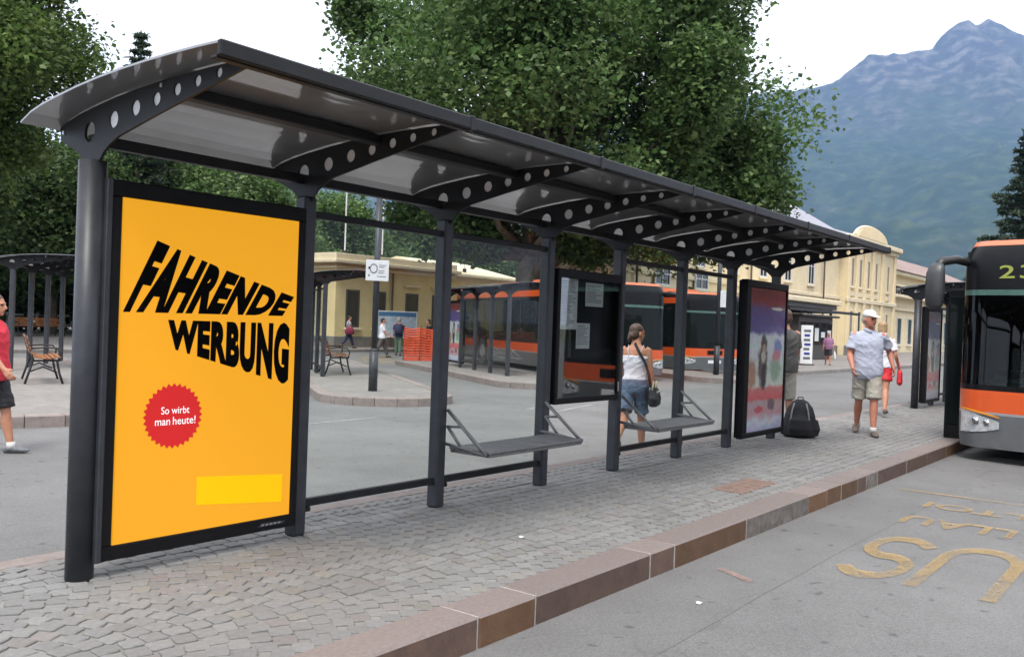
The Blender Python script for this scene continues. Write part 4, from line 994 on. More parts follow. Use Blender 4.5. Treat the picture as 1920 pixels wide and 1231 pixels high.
# the big plane tree (trunk forks over the bus)
r = np.random.default_rng(21)
T0 = (26.9, 17.5, ZR)
trunk = [((0, 0, 0), 0.62), ((0, 0, 0.6), 0.52), ((0.05, 0, 2.5), 0.46), ((0.1, -0.1, 4.2), 0.42), ((0.4, -0.3, 6.0), 0.36), ((0.9, -0.6, 8.5), 0.28), ((1.2, -1.0, 12), 0.18)]
lobes = make_lobes(r, (1.2, -1.2, 11.4), (7.9, 7.9, 7.4), 84, 1.45, 1.0, 4.8)
rt = np.array([0.611, -0.7915, 0])       # towards the right-hand side of the street
for (u, z, dd, k) in ((7.9, 6.2, 0, 1.5), (8.7, 8.0, 0, 1.3), (9.2, 6.9, -1, 1.1), (7.2, 9.3, 1, 1.5), (8.9, 9.0, 0, 1.0), (7.2, 6.0, 0, 1.3), (6.0, 5.2, 1, 1.2), (8.0, 5.0, 0, 0.9), (-6.4, 13.2, 0, 1.3), (-7.2, 13.8, 0, 0.8), (6.9, 12.8, 1, 1.0), (7.7, 13.4, 0, 0.8), (-3.3, 4.7, -2, 0.8), (-1.8, 4.5, -1, 0.7), (2.3, 4.6, -1, 0.8), (-4.5, 5.6, 0, 1.0), (-5.6, 8.2, 0, 1.4), (-6.0, 10.2, 0, 1.3)):
    p = rt*u+np.array([0.7915, 0.611, 0])*dd; lobes.append(((p[0], p[1], z), (k*1.1, k*1.1, k*0.85)))
plane_tree = broad_tree('plane_tree', 'huge spreading plane tree rising behind the long bus shelter', T0, trunk, lobes, 2300, 0.165, 'leaf_plane', 5, tr=0.5, jitter=0.26)
m = MB(); m.tube([(0.1, -0.1, 3.4), (0.9, -0.95, 4.3), (1.7, -2.0, 5.2), (2.7, -3.2, 6.6)], [0.36, 0.30, 0.26, 0.18], 12)
m.build('limb', 'bark', plane_tree, True)
# trees of the park on the left
def simple_tree(name, label, loc, h, rad, mat, seed, n=26, per=900, size=0.26, trunk_h=2.0, group='trees of the park', cat=None):
    r = np.random.default_rng(seed); cz = (h+trunk_h)/2
    lb = make_lobes(r, (0, 0, cz), (rad, rad, (h-trunk_h)/2), n, rad*0.30, 0.88, trunk_h*0.9)
    return broad_tree(name, label, loc, [((0, 0, 0), 0.28), ((0.05, 0, trunk_h), 0.22), ((0.1, 0.05, h*0.55), 0.14), ((0, 0, h*0.8), 0.06)], lb, per, size, mat, seed, group, tr=0.28)
simple_tree('broadleaf_tree', 'tall bright green tree beside the open shelter with the iron bench', (10.2, 30.0, ZR), 17.0, 4.2, 'leaf_light', 31, 44, 3000, 0.150, 3.0)
simple_tree('broadleaf_tree', 'dark dense tree just behind the long wooden park bench', (19.5, 41.5, ZR), 10.6, 5.2, 'leaf_dark', 32, 36, 2200, 0.175, 2.2)
simple_tree('broadleaf_tree', 'dark round tree between the conifer and the low cream building', (25.5, 41.5, ZR), 11.2, 5.0, 'leaf_plane', 33, 36, 2200, 0.175, 1.6)
simple_tree('broadleaf_tree', 'mid green tree at the corner of the low cream building', (30.0, 41.0, ZR), 10.4, 4.6, 'leaf_plane', 34, 34, 2200, 0.170, 1.6)
simple_tree('broadleaf_tree', 'shaded tree in front of the pale fence left of the wooden bench', (11.0, 39.0, ZR), 9.5, 5.0, 'leaf_dark', 35, 34, 2000, 0.175, 2.2)
simple_tree('broadleaf_tree', 'olive green tree rising behind the two roof poles', (38.0, 42.5, ZR), 9.8, 4.6, 'leaf_plane', 36, 32, 2000, 0.175, 1.6, 'trees behind the low building')
simple_tree('broadleaf_tree', 'dark tree behind the drainpipe of the low building', (45.5, 47.0, ZR), 8.6, 4.0, 'leaf_dark', 37, 28, 1700, 0.19, 1.6, 'trees behind the low building')
simple_tree('broadleaf_tree', 'green tree behind the far end of the low building', (51.0, 45.5, ZR), 8.6, 4.6, 'leaf_plane', 38, 30, 1700, 0.19, 1.6, 'trees behind the low building')
simple_tree('broadleaf_tree', 'dark tree between the low building and the plane tree trunk', (57.0, 44.0, ZR), 9.0, 4.6, 'leaf_dark', 39, 30, 1700, 0.19, 1.6, 'trees behind the low building')
def conifer(name, label, loc, h, rad, seed, tiers=26, per=420, size=0.24, group=None, lo=0.12):
    r = np.random.default_rng(seed); t = thing(name, label, 'tree', loc, 0, group); m = MB()
    m.tube([(0, 0, 0), (0, 0, h*0.5), (0, 0, h*0.98)], [0.30, 0.18, 0.03], 10); P = []
    for i in range(tiers):
        f = lo+(1-lo)*i/tiers; z = h*f; L = rad*(1-f)**0.95*r.uniform(0.6, 1.25)+0.12; nb = 5
        for k in range(nb):
            a = 2*math.pi*(k/nb)+i*0.9+r.uniform(-.3, .3); tip = np.array([L*math.cos(a), L*math.sin(a), z+L*r.uniform(-0.05, 0.28)]); tip[:2] *= r.uniform(0.7, 1.15)
            m.tube([(0, 0, z), tuple(tip)], [0.05, 0.01], 5, cap=False)
            u = r.random(max(6, int(per//nb*(0.12+0.88*L/rad))))**0.7; q = np.array([0, 0, z])+u[:, None]*(tip-np.array([0, 0, z]))
            q = q+r.normal(0, 1, q.shape)*np.array([0.15, 0.15, 0.07])*(0.5+0.9*u[:, None]*L/rad); P.append(q)
    m.build('trunk', 'bark', t, True); leaf_obj('crown', np.concatenate(P), size, 'needle', t, r, elong=3.4, up=0.2); return t
conifer('conifer_tree', 'pointed conifer standing above the roof end of the long shelter', (21.8, 38.0, ZR), 15.4, 3.4, 41, 34, 520, 0.13)
conifer('conifer_tree', 'second slender conifer just right of the pointed one, over the shelter roof end', (24.4, 39.6, ZR), 13.6, 3.0, 43, 30, 460, 0.13)
conifer('conifer_tree', 'layered dark conifer behind the stopped orange bus', (74.0, 6.6, ZR), 17.6, 5.6, 42, 30, 1500, 0.17)
# trees on the far side of the road, seen only mirrored in glass
for k, (x, y, s, lab) in enumerate(((-14, -22, 31, 'leafy tree across the road, left of the gap'), (-4, -25, 33, 'leafy tree across the road, in the middle of the row'), (8, -26, 34, 'leafy tree across the road, beside the standing bus'))):
    src = [o for o in bpy.data.objects if o.get('label', '').startswith(('dark round tree', 'dark dense tree', 'mid green tree')[k])][0]
    c = copy_tree(src); c.location = (x, y, ZR); c['label'] = lab; c['group'] = 'trees across the road'
# hedge and pale fence at the back of the park
r = np.random.default_rng(55)
P = np.stack([r.uniform(-6, 30, 26000), 47+r.normal(0, 0.9, 26000), np.abs(r.random(26000))**0.7*5.2*(0.8+0.2*np.sin(np.linspace(0, 40, 26000)))], 1)
hd = thing('hedge', 'tall dark hedge closing the park behind the wooden bench', 'hedge', (0, 0, ZR)); leaf_obj('crown', P, 0.34, 'leaf_dark', hd, r)
# far hills and mountain
def terrain_mat():
    m = bpy.data.materials.new('mountain'); m.use_nodes = True; MATS['mountain'] = m
    t = m.node_tree; N, L = t.nodes.new, t.links.new; b = t.nodes['Principled BSDF']; b.inputs['Roughness'].default_value = 0.95; b.inputs['Specular IOR Level'].default_value = 0.1
    ge = N('ShaderNodeNewGeometry'); sp = N('ShaderNodeSeparateXYZ'); L(ge.outputs['Position'], sp.inputs[0])
    def noise(s, d=6):
        n = N('ShaderNodeTexNoise'); n.inputs['Scale'].default_value = s; n.inputs['Detail'].default_value = d; n.inputs['Roughness'].default_value = 0.65; L(ge.outputs['Position'], n.inputs['Vector']); return n.outputs[0]
    h = N('ShaderNodeMapRange'); h.inputs[1].default_value = 850; h.inputs[2].default_value = 1700; L(sp.outputs[2], h.inputs[0])
    a = N('ShaderNodeMath'); a.operation = 'MULTIPLY_ADD'; L(noise(0.0032), a.inputs[0]); a.inputs[1].default_value = 2.2; a.inputs[2].default_value = -1.1
    s = N('ShaderNodeMath'); s.operation = 'ADD'; s.use_clamp = True; L(h.outputs[0], s.inputs[0]); L(a.outputs[0], s.inputs[1])
    fo = N('ShaderNodeMix'); fo.data_type = 'RGBA'; fo.inputs[6].default_value = (0.014, 0.032, 0.015, 1); fo.inputs[7].default_value = (0.046, 0.068, 0.028, 1)
    q = N('ShaderNodeMapRange'); q.inputs[1].default_value = 0.48; q.inputs[2].default_value = 0.66; L(noise(0.012, 9), q.inputs[0]); L(q.outputs[0], fo.inputs[0])
    ro = N('ShaderNodeMix'); ro.data_type = 'RGBA'; ro.inputs[6].default_value = (0.030, 0.033, 0.034, 1); ro.inputs[7].default_value = (0.125, 0.120, 0.110, 1)
    q2 = N('ShaderNodeMapRange'); q2.inputs[1].default_value = 0.47; q2.inputs[2].default_value = 0.62; L(noise(0.011, 9), q2.inputs[0]); L(q2.outputs[0], ro.inputs[0])
    mx = N('ShaderNodeMix'); mx.data_type = 'RGBA'; L(s.outputs[0], mx.inputs[0]); L(fo.outputs[2], mx.inputs[6]); L(ro.outputs[2], mx.inputs[7]); L(mx.outputs[2], b.inputs['Base Color'])
terrain_mat()
def vnoise(x, y, seed):
    r = np.random.default_rng(seed); G = r.random((64, 64))
    xi, yi = np.floor(x).astype(int), np.floor(y).astype(int); fx, fy = x-xi, y-yi; fx = fx*fx*(3-2*fx); fy = fy*fy*(3-2*fy)
    g = lambda a, b: G[a % 64, b % 64]
    return (g(xi, yi)*(1-fx)+g(xi+1, yi)*fx)*(1-fy)+(g(xi, yi+1)*(1-fx)+g(xi+1, yi+1)*fx)*fy
def fbm(x, y, seed, o=6, ridged=False):
    s = 0; a = 0.5; f = 1.0
    for k in range(o):
        n = vnoise(x*f+k*7.3, y*f+k*3.1, seed+k)
        s = s+a*(1-np.abs(2*n-1) if ridged else n); a *= 0.5; f *= 2.03
    return s
def mountain():
    # u runs across the valley (to the right), w away from the town; ridge stands about 4.2 km off
    A = R(37.67); fw = np.array([math.cos(A), math.sin(A)]); rg = np.array([math.sin(A), -math.cos(A)])
    nu, nw = 600, 280
    u = np.linspace(-2600, 3600, nu); w = np.linspace(1100, 5200, nw); U, Wd = np.meshgrid(u, w)
    ru = -85+np.array([-3115, -2000, -1200, -560, -150, 400, 1000, 1300, 1440, 1560, 1690, 1840, 1990, 2055, 2150, 2180, 2240, 2300, 2380, 2700, 3300, 4200])
    rz = np.array([420, 560, 640, 640, 720, 900, 1090, 1140, 1165, 1200, 1325, 1335, 1365, 1460, 1510, 1490, 1512, 1490, 1450, 1280, 1100, 800])*0.985
    top = np.interp(U+60*(fbm(U/300, Wd/300, 9, 4)-0.5), ru, rz)
    f = np.clip((Wd-1100)/(4200-1100), 0, 1); back = np.clip(1-(Wd-4200)/1500, 0.2, 1)
    shape = 0.62*f**1.25+0.38*f**3.0
    rid = fbm(U/900, Wd/1300, 3, 6, True)-0.62
    z = top*(shape*back+rid*0.62*f*(1-f)*1.9)+(rid*60+90*(fbm(U/230, Wd/420, 17, 6, True)-0.62))*f*(1.12-f)+22*(fbm(U/70, Wd/70, 14, 4, True)-0.6)*f
    # a nearer green spur on the right
    sp_ = np.exp(-((U-1500)/1000)**2)*np.exp(-((Wd-2500)/600)**2)*110*(0.75+0.5*fbm(U/400, Wd/400, 31, 5)); z = np.maximum(z, 0)+sp_
    z = np.maximum(z-6, -0.4)
    K = 1.3; z = np.where(z > 0, z*K, z)
    X = -2.3+fw[0]*Wd*K+rg[0]*U*K; Y = -4.5+fw[1]*Wd*K+rg[1]*U*K
    V = np.stack([X, Y, z], -1).reshape(-1, 3); me = bpy.data.meshes.new('mountain')
    F = [(j*nu+i, j*nu+i+1, (j+1)*nu+i+1, (j+1)*nu+i) for j in range(nw-1) for i in range(nu-1)]
    me.from_pydata(V.tolist(), [], F); me.materials.append(MATS['mountain']); me.polygons.foreach_set('use_smooth', [True]*len(me.polygons)); me.update()
    tag(link('mountain', me), kind='structure')
mountain()
# the air of the valley
hz = bpy.data.materials.new('haze'); hz.use_nodes = True; MATS['haze'] = hz; t = hz.node_tree; t.nodes.clear()
pv = t.nodes.new('ShaderNodeVolumePrincipled'); pv.inputs['Color'].default_value = (0.33, 0.54, 1.0, 1); pv.inputs['Density'].default_value = 0.88e-4; pv.inputs['Anisotropy'].default_value = 0.0
ou = t.nodes.new('ShaderNodeOutputMaterial'); t.links.new(pv.outputs[0], ou.inputs['Volume'])
m = MB(); m.box(-8000, 11000, -9000, 11000, -1.5, 2150); tag(m.build('haze', 'haze'), kind='stuff')
# ------------------------------------------------------------------ street furniture
mk('mesh_orange', (0.62, 0.075, 0.02), 0.6, var=0.2, vscale=8)
mk('sign_white', (0.60, 0.60, 0.62), 0.5, var=0.06, vscale=10)
mk('print_grey', (0.16, 0.16, 0.20), 0.6)
mk('sign_back_blue', (0.05, 0.16, 0.32), 0.5)
mk('map_print', (0.40, 0.46, 0.52), 0.5, var=0.35, vscale=7)
mk('cloth_black', (0.012, 0.012, 0.014), 0.75, var=0.3, vscale=30, bump=0.3, bscale=80)
mk('cloth_black_sheen', (0.02, 0.02, 0.023), 0.5, var=0.3, vscale=30)
mk('strap_grey', (0.20, 0.20, 0.21), 0.7)
def iron_bench(label, loc, rz, L=1.6, group='park benches', back=True):
    t = thing('park_bench', label, 'bench', loc, rz, group)
    sl = MB(); sl.box(-L/2, L/2, -0.03, 0.03, 0, 0.025, ch=0.006); me = sl.mesh('slat', 'wood_orange')
    for k in range(6): link('slat', me, t, (0, -0.42+k*0.075, 0.43+0.012*abs(k-2.5)))
    for k in range(4):
        o = link('slat', me, t, (0, 0.02+k*0.025, 0.54+k*0.085)); o.rotation_euler = (R(72), 0, 0)
    for s in (-1, 1):
        m = MB(); x = s*(L/2-0.12)
        m.tube([(x, -0.50, 0.0), (x, -0.44, 0.18), (x, -0.40, 0.40), (x, -0.38, 0.42)], 0.020, 8); m.tube([(x, 0.10, 0.0), (x, 0.04, 0.2), (x, -0.02, 0.42), (x, 0.10, 0.85)], 0.020, 8)
        m.tube([(x, -0.45, 0.415), (x, 0.0, 0.405)], 0.018, 8); m.tube([(x, -0.43, 0.41), (x, -0.46, 0.55), (x, -0.40, 0.63), (x, -0.2, 0.64), (x, 0.03, 0.62)], 0.017, 8); m.tube([(x, -0.40, 0.2), (x, -0.18, 0.30), (x, 0.02, 0.22)], 0.014, 8)
        m.build('iron_end', 'iron', t, True)
    return t
iron_bench('wooden bench with curved iron ends in front of the open shelter by the trees', (5.35, 12.4, 0), R(68), 1.5)
iron_bench('slatted bench with iron ends inside the shelter by the white sign post', (12.3, 12.4, 0), R(56), 1.5)
iron_bench('long orange wooden bench in the shade below the park hedge', (16.9, 37.5, -0.02), R(15), 2.6)
# sign post with white information plate
t = thing('sign_post', 'grey post with a square white information plate on the rounded island', 'sign', (9.65, 8.0, 0.0))
m = MB(); m.tube([(0, 0, 0), (0, 0, 0.75)], 0.085, 14); m.tube([(0, 0, 0.75), (0, 0, 0.80)], [0.085, 0.06], 14); m.tube([(0, 0, 0.80), (0, 0, 3.7)], 0.058, 14); m.build('post', 'steel_post', t, True)
pl = MB(); pl.box(-0.215, 0.215, -0.085, -0.07, 2.07, 2.46, ch=0.006); p = pl.build('plate', 'sign_white', t); p.rotation_euler = (0, 0, R(-38))
def on_plate(nm, pts, mat='print_grey'):
    m = MB(); m.add([(x, -0.088, z) for x, z in pts], [tuple(range(len(pts)))]); return m.build(nm, mat, p)
m = MB(); n = 20; c = (-0.07, 2.30)
m.add([(c[0]+r*math.cos(2*math.pi*j/n), -0.088, c[1]+r*1.25*math.sin(2*math.pi*j/n)) for r in (0.075, 0.055) for j in range(n)], [(j, (j+1) % n, n+(j+1) % n, n+j) for j in range(n)]); m.build('pictogram', 'print_grey', p)
on_plate('pictogram', [(-0.175, 2.31), (-0.155, 2.28), (-0.135, 2.31), (-0.155, 2.345)], 'print_black'); on_plate('pictogram', [(-0.17, 2.15), (-0.14, 2.15), (-0.14, 2.19), (-0.17, 2.19)])
for z, a, b in ((2.36, 0.03, 0.17), (2.325, 0.03, 0.13), (2.255, 0.02, 0.13), (2.215, 0.02, 0.12), (2.15, 0.0, 0.17)): on_plate('text_line', [(a, z), (b, z), (b, z+0.014), (a, z+0.014)])
# slim lamp post with small white plate near the parked bus
t = thing('lamp_post', 'thin grey post with a small white notice beside the parked bus', 'post', (24.0, 7.7, 0.0))
m = MB(); m.tube([(0, 0, 0), (0, 0, 0.9)], 0.09, 12); m.tube([(0, 0, 0.9), (0, 0, 4.4)], 0.065, 12); m.build('post', 'steel_post', t, True)
m = MB(); m.box(0.02, 0.34, -0.11, -0.095, 2.10, 2.62, ch=0.006); q = m.build('notice', 'sign_white', t); q.rotation_euler = (0, 0, R(-50))
# map board
t = thing('map_board', 'white map board with blue header by the low cream building', 'board', (25.9, 23.6, ZR), R(-38))
for x in (-0.8, 0.8):
    m = MB(); m.box(x-0.04, x+0.04, -0.04, 0.04, 0, 1.9, ch=0.008); m.build('leg', 'steel_post', t)
m = MB(); m.box(-0.82, 0.82, -0.07, -0.041, 0.75, 1.62, ch=0.008); m.build('panel', 'map_print', t)
m = MB(); m.box(-0.82, 0.82, -0.075, -0.041, 1.63, 1.80, ch=0.008); m.build('header', 'sign_back_blue', t)
m = MB()
frame_ring(m, -0.87, 0.87, 0.70, 1.85, -0.085, -0.042, 0.05, 0.05, 0.05, 0.045); m.build('frame', 'white_paint', t)
# orange plastic safety netting round an excavation
t = thing('safety_fence', 'bright orange plastic safety fence beside the map board', 'fence', (23.2, 18.9, ZR), 0)
path = [(-1.55, 0.1), (-1.1, -0.3), (-0.5, -0.75), (0.35, -0.45), (1.2, 0.2), (1.9, 0.9), (2.6, 0.9)]
rr = random.Random(2)
for (x, y) in path:
    m = MB(); m.tube([(x, y, 0), (x+rr.uniform(-.03, .03), y, 1.28)], 0.02, 6); m.build('stake', 'iron', t)
for (x0, y0), (x1, y1) in zip(path[:-1], path[1:]):
    m = MB(); nx, nz = 14, 12; dx, dy = x1-x0, y1-y0; ln = math.hypot(dx, dy); hh = 1.2
    P = lambda u, v: (x0+dx*u+(-dy/ln)*(0.05*math.sin(u*7+x0)*math.sin(v*3)+0.03*math.sin(u*19)), y0+dy*u+(dx/ln)*(0.05*math.sin(u*7+x0)*math.sin(v*3)+0.03*math.sin(u*19)), hh*v*(1-0.05*math.sin(math.pi*u)))
    for i in range(nx): m.tube([P((i+0.5)/nx, v/6) for v in range(7)], (ln/nx)*0.30, 4)
    for j in range(nz+1): m.tube([P(u/6, max(0.02, j/nz)) for u in range(7)], hh/nz*0.27, 4)
    m.build('netting', 'mesh_orange', t)
# white display column and notice stand by the station entrance
t = thing('display_column', 'white upright display with dark print under the station canopy', 'sign', (37.2, 9.6, 0.0), R(-55))
m = MB(); m.box(-0.26, 0.26, -0.05, 0.05, 0.05, 1.75, ch=0.01); c = m.build('panel', 'white_paint', t)
for k in range(7): 
    m = MB(); m.box(-0.14+0.03*(k % 2), 0.16-0.02*(k % 3), -0.056, -0.051, 0.25+k*0.2, 0.36+k*0.2); m.build('print', 'sign_blue' if k % 2 else 'ink', c)
m = MB(); m.box(-0.34, 0.34, -0.14, 0.14, 0.0, 0.05, ch=0.01); m.build('foot', 'iron', t)
t = thing('news_kiosk', 'dark glazed kiosk under the pale station canopy', 'kiosk', (46.5, 13.3, 0.0), 0)
m = MB(); m.box(-2.6, 2.6, -0.9, 0.9, 0, 2.3, ch=0.04); m.build('body', 'win_frame_dark', t)
for k in range(5):
    m = MB(); m.box(-2.45+k*1.0, -1.6+k*1.0, -0.93, -0.905, 0.8, 2.0, ch=0.01); w = m.build('window', 'win_dark', t)
    m = MB(); m.box(-2.35+k*1.0, -1.75+k*1.0, -0.94, -0.931, 1.0+0.2*(k % 2), 1.5+0.1*(k % 3)); m.build('notice', 'paper', w)
m = MB(); m.box(-2.9, 2.9, -1.2, 1.2, 2.302, 2.42, ch=0.03); m.build('roof', 'win_frame_dark', t)
# pale rail fence behind the park bench
t = thing('rail_fence', 'pale rail fence behind the long orange wooden bench', 'fence', (10.0, 44.5, ZR), R(5))
m = MB(); m.box(-8, 14, -0.03, 0.03, 0.95, 1.05, ch=0.01); m.build('rail', 'white_paint', t); m = MB(); m.box(-8, 14, -0.03, 0.03, 0.45, 0.55, ch=0.01); m.build('rail', 'white_paint', t)
for k in range(15):
    m = MB(); m.box(-8+k*1.55, -7.9+k*1.55, -0.05, 0.05, 0, 1.12, ch=0.01); m.build('post', 'white_paint', t)
# backpack on the pavement
t = thing('backpack', 'bulging black backpack standing on the cobbles by the poster panel', 'backpack', (9.62, -0.20, 0.0), R(200))
b = MB()
b.loft([(0, 0, 0.0, 0.13, 0.19), (0, 0, 0.03, 0.155, 0.215), (0.01, 0, 0.16, 0.165, 0.215), (0.0, 0, 0.30, 0.150, 0.195), (-0.02, 0, 0.40, 0.12, 0.16), (-0.03, 0, 0.47, 0.075, 0.10), (-0.03, 0, 0.50, 0.03, 0.05)], 18, p=2.6)
b.loft([(0.15, 0, 0.03, 0.05, 0.13), (0.165, 0, 0.12, 0.065, 0.145), (0.155, 0, 0.24, 0.055, 0.13), (0.12, 0, 0.30, 0.03, 0.08)], 14, p=2.6)
for s in (-1, 1): b.loft([(0, s*0.20, 0.03, 0.07, 0.04), (0.01, s*0.215, 0.12, 0.085, 0.05), (0, s*0.20, 0.24, 0.06, 0.03)], 12)
link('bag', voxel(b, 'bag', 'cloth_black', 0.010, 4), t)
for s in (-1, 1):
    m = MB(); m.tube([(-0.10, s*0.09, 0.44), (-0.19, s*0.10, 0.36), (-0.21, s*0.11, 0.22), (-0.16, s*0.13, 0.08)], [(0.012, 0.03)]*4, 8); m.build('shoulder_strap', 'cloth_black_sheen', t, True)
    m = MB(); m.tube([(0.05, s*0.075, 0.455), (0.13, s*0.10, 0.36), (0.165, s*0.115, 0.26), (0.17, s*0.13, 0.12)], [(0.006, 0.012)]*4, 6); m.build('zip', 'strap_grey', t, True)
m = MB(); m.tube([(-0.07, -0.04, 0.47), (-0.08, -0.03, 0.525), (-0.08, 0.03, 0.525), (-0.07, 0.04, 0.47)], 0.009, 6); m.build('handle', 'cloth_black_sheen', t, True)
# ------------------------------------------------------------------ people
mk('shirt_pale', (0.40, 0.43, 0.52), 0.85, var=0.07, vscale=14, bump=0.35, bscale=16)
mk('shorts_beige', (0.34, 0.32, 0.27), 0.85, var=0.10, vscale=14, bump=0.35, bscale=18)
mk('cap_white', (0.62, 0.62, 0.61), 0.8, var=0.05, vscale=20)
mk('shoe_brown', (0.10, 0.075, 0.06), 0.6, var=0.2, vscale=20)
mk('shoe_grey', (0.12, 0.125, 0.14), 0.6, var=0.3, vscale=30)
mk('top_white', (0.66, 0.65, 0.70), 0.85, var=0.05, vscale=16, bump=0.3, bscale=18)
mk('denim', (0.085, 0.125, 0.19), 0.85, var=0.25, vscale=22, bump=0.3, bscale=30)
mk('hair_brown', (0.075, 0.042, 0.028), 0.5, var=0.35, vscale=40, bump=0.5, bscale=70)
mk('hair_black', (0.014, 0.012, 0.011), 0.5, var=0.3, vscale=40, bump=0.5, bscale=70)
mk('hair_grey', (0.34, 0.33, 0.31), 0.6, var=0.2, vscale=40, bump=0.4, bscale=70)
mk('hair_blond', (0.32, 0.21, 0.11), 0.5, var=0.3, vscale=40, bump=0.5, bscale=70)
mk('tee_grey', (0.085, 0.083, 0.08), 0.85, var=0.10, vscale=14, bump=0.3, bscale=16)
mk('tee_red', (0.62, 0.03, 0.055), 0.8, var=0.08, vscale=14, bump=0.3, bscale=16)
mk('cloth_dark', (0.018, 0.018, 0.022), 0.8, var=0.2, vscale=14)
mk('shorts_red', (0.30, 0.02, 0.03), 0.8, var=0.15, vscale=14)
mk('cloth_purple', (0.26, 0.12, 0.22), 0.85, var=0.2, vscale=14)
mk('cloth_maroon', (0.20, 0.02, 0.05), 0.8, var=0.15, vscale=14)
mk('cloth_green', (0.10, 0.15, 0.10), 0.85, var=0.15, vscale=14)
mk('cloth_navy', (0.03, 0.035, 0.08), 0.85, var=0.15, vscale=14)
mk('bag_red', (0.55, 0.02, 0.03), 0.6, var=0.1, vscale=14)
mk('bag_white', (0.62, 0.62, 0.60), 0.6, var=0.06, vscale=14)
mk('bag_trim', (0.55, 0.54, 0.36), 0.5, var=0.1, vscale=30)
mk('sole', (0.35, 0.35, 0.35), 0.8)
mk('sock', (0.55, 0.55, 0.53), 0.9)

def person(label, loc, heading, height=1.75, pose=None, wear=None, vox=0.009, build=1.0, woman=False, group=None, lod=0):
    P = dict(lhip=0, rhip=0, lknee=3, rknee=3, lsh=0, rsh=0, lab=8, rab=8, lel=12, rel=12, ltw=0, rtw=0, head=0, nod=0, lean=0, lfoot=0, rfoot=0); P.update(pose or {})
    Wd = dict(top='shirt_pale', sleeve=0.55, hem=0.86, bottom='shorts_beige', leg=1.05, shoes='shoe_brown', hair='hair_brown', skin='skin', cap=None, sleeveless=False, neck=1.46, flare=1.0); Wd.update(wear or {})
    k = height/1.75; bw = build
    t = thing('person', label, 'person', loc, R(heading), group)
    lean = R(P['lean'])
    def tilt(p):      # torso leans forward about the hip line
        v = Vector(p); v.z -= 0.93; v = Matrix.Rotation(lean, 3, 'Y') @ v; v.z += 0.93; return v
    # ---- joints
    J = {}
    for s, sd in (('l', 1), ('r', -1)):
        hip = Vector((0, sd*0.088, 0.91)); a = R(P[s+'hip']); d = Vector((math.sin(a), 0, -math.cos(a))); kn = hip+d*0.425
        b = a-R(P[s+'knee']); d2 = Vector((math.sin(b), 0, -math.cos(b))); an = kn+d2*0.405
        ft = R(P[s+'foot'])
        J[s+'hip'], J[s+'kn'], J[s+'an'] = hip, kn, an
        J[s+'toe'] = an+Vector((0.165*math.cos(ft), sd*0.025, -0.052+0.165*math.sin(ft))); J[s+'heel'] = an+Vector((-0.055*math.cos(ft), 0, -0.045-0.055*math.sin(ft)))
        sh = Vector((-0.005, sd*(0.185 if not woman else 0.165)*(0.5+0.5*bw), 1.405)); sa, ab = R(P[s+'sh']), R(P[s+'ab'])
        u = Vector((math.sin(sa)*math.cos(ab), sd*math.sin(ab), -math.cos(sa)*math.cos(ab))); el = sh+u*0.285
        e = R(P[s+'el']); tw = R(P[s+'tw'])
        fwd = Vector((math.cos(tw), -sd*math.sin(tw), 0)); fwd = (fwd-u*fwd.dot(u)).normalized(); w = (u*math.cos(e)+fwd*math.sin(e)).normalized(); wr = el+w*0.25
        J[s+'sh'], J[s+'el'], J[s+'wr'], J[s+'wd'] = tilt(sh), tilt(el), tilt(wr), (tilt(wr)-tilt(el)).normalized()
    low = min(min(J[s+'toe'].z-0.022, J[s+'heel'].z-0.025) for s in 'lr')
    off = Vector((0, 0, -low))
    # ---- sections
    hw = 0.92 if woman else 1.0
    tor = [(0.0, 0.80, 0.085, 0.115), (0.0, 0.86, 0.115, 0.158), (0.0, 0.93, 0.122, 0.172*(1.02 if woman else 1)), (0.005, 1.0, 0.112*bw, 0.158*bw), (0.008, 1.08, 0.102*bw, (0.135 if woman else 0.148)*bw), (0.008, 1.17, 0.108*bw, (0.14 if woman else 0.156)*bw), (0.004, 1.27, 0.118*bw**0.6, 0.172*hw*bw**0.5), (-0.005, 1.35, 0.112*bw**0.4, 0.180*hw), (-0.012, 1.405, 0.092, 0.165*hw), (-0.015, 1.44, 0.072, 0.115*hw), (-0.012, 1.47, 0.058, 0.068), (-0.002, 1.52, 0.054, 0.055), (0.008, 1.57, 0.055, 0.055)]
    def tor_rings(mb, secs, inf=0.0, n=18):
        vs = []
        for cx, z, hx, hy in secs:
            for j in range(n):
                th = 2*math.pi*j/n; c, q = math.cos(th), math.sin(th); vs.append(tilt((cx+(hx+inf)*math.copysign(abs(c)**0.87, c), (hy+inf)*math.copysign(abs(q)**0.87, q), z))+off)
        kk = len(secs); fs = [(i*n+j, i*n+(j+1) % n, (i+1)*n+(j+1) % n, (i+1)*n+j) for i in range(kk-1) for j in range(n)]+[tuple(range(n))[::-1], tuple((kk-1)*n+j for j in range(n))]
        mb.add(vs, fs)
    hr = R(P['head']); nod = R(P['nod']); H0 = tilt((0.012, 0, 1.515))+off
    HM = Matrix.Rotation(hr, 3, 'Z') @ Matrix.Rotation(nod, 3, 'Y')
    def hp(p): return HM @ Vector(p)+H0
    def head_loft(mb, secs, n=16):
        vs = []
        for cx, z, hx, hy in secs:
            for j in range(n): th = 2*math.pi*j/n; vs.append(hp((cx+hx*math.cos(th), hy*math.sin(th), z)))
        kk = len(secs); mb.add(vs, [(i*n+j, i*n+(j+1) % n, (i+1)*n+(j+1) % n, (i+1)*n+j) for i in range(kk-1) for j in range(n)]+[tuple(range(n))[::-1], tuple((kk-1)*n+j for j in range(n))])
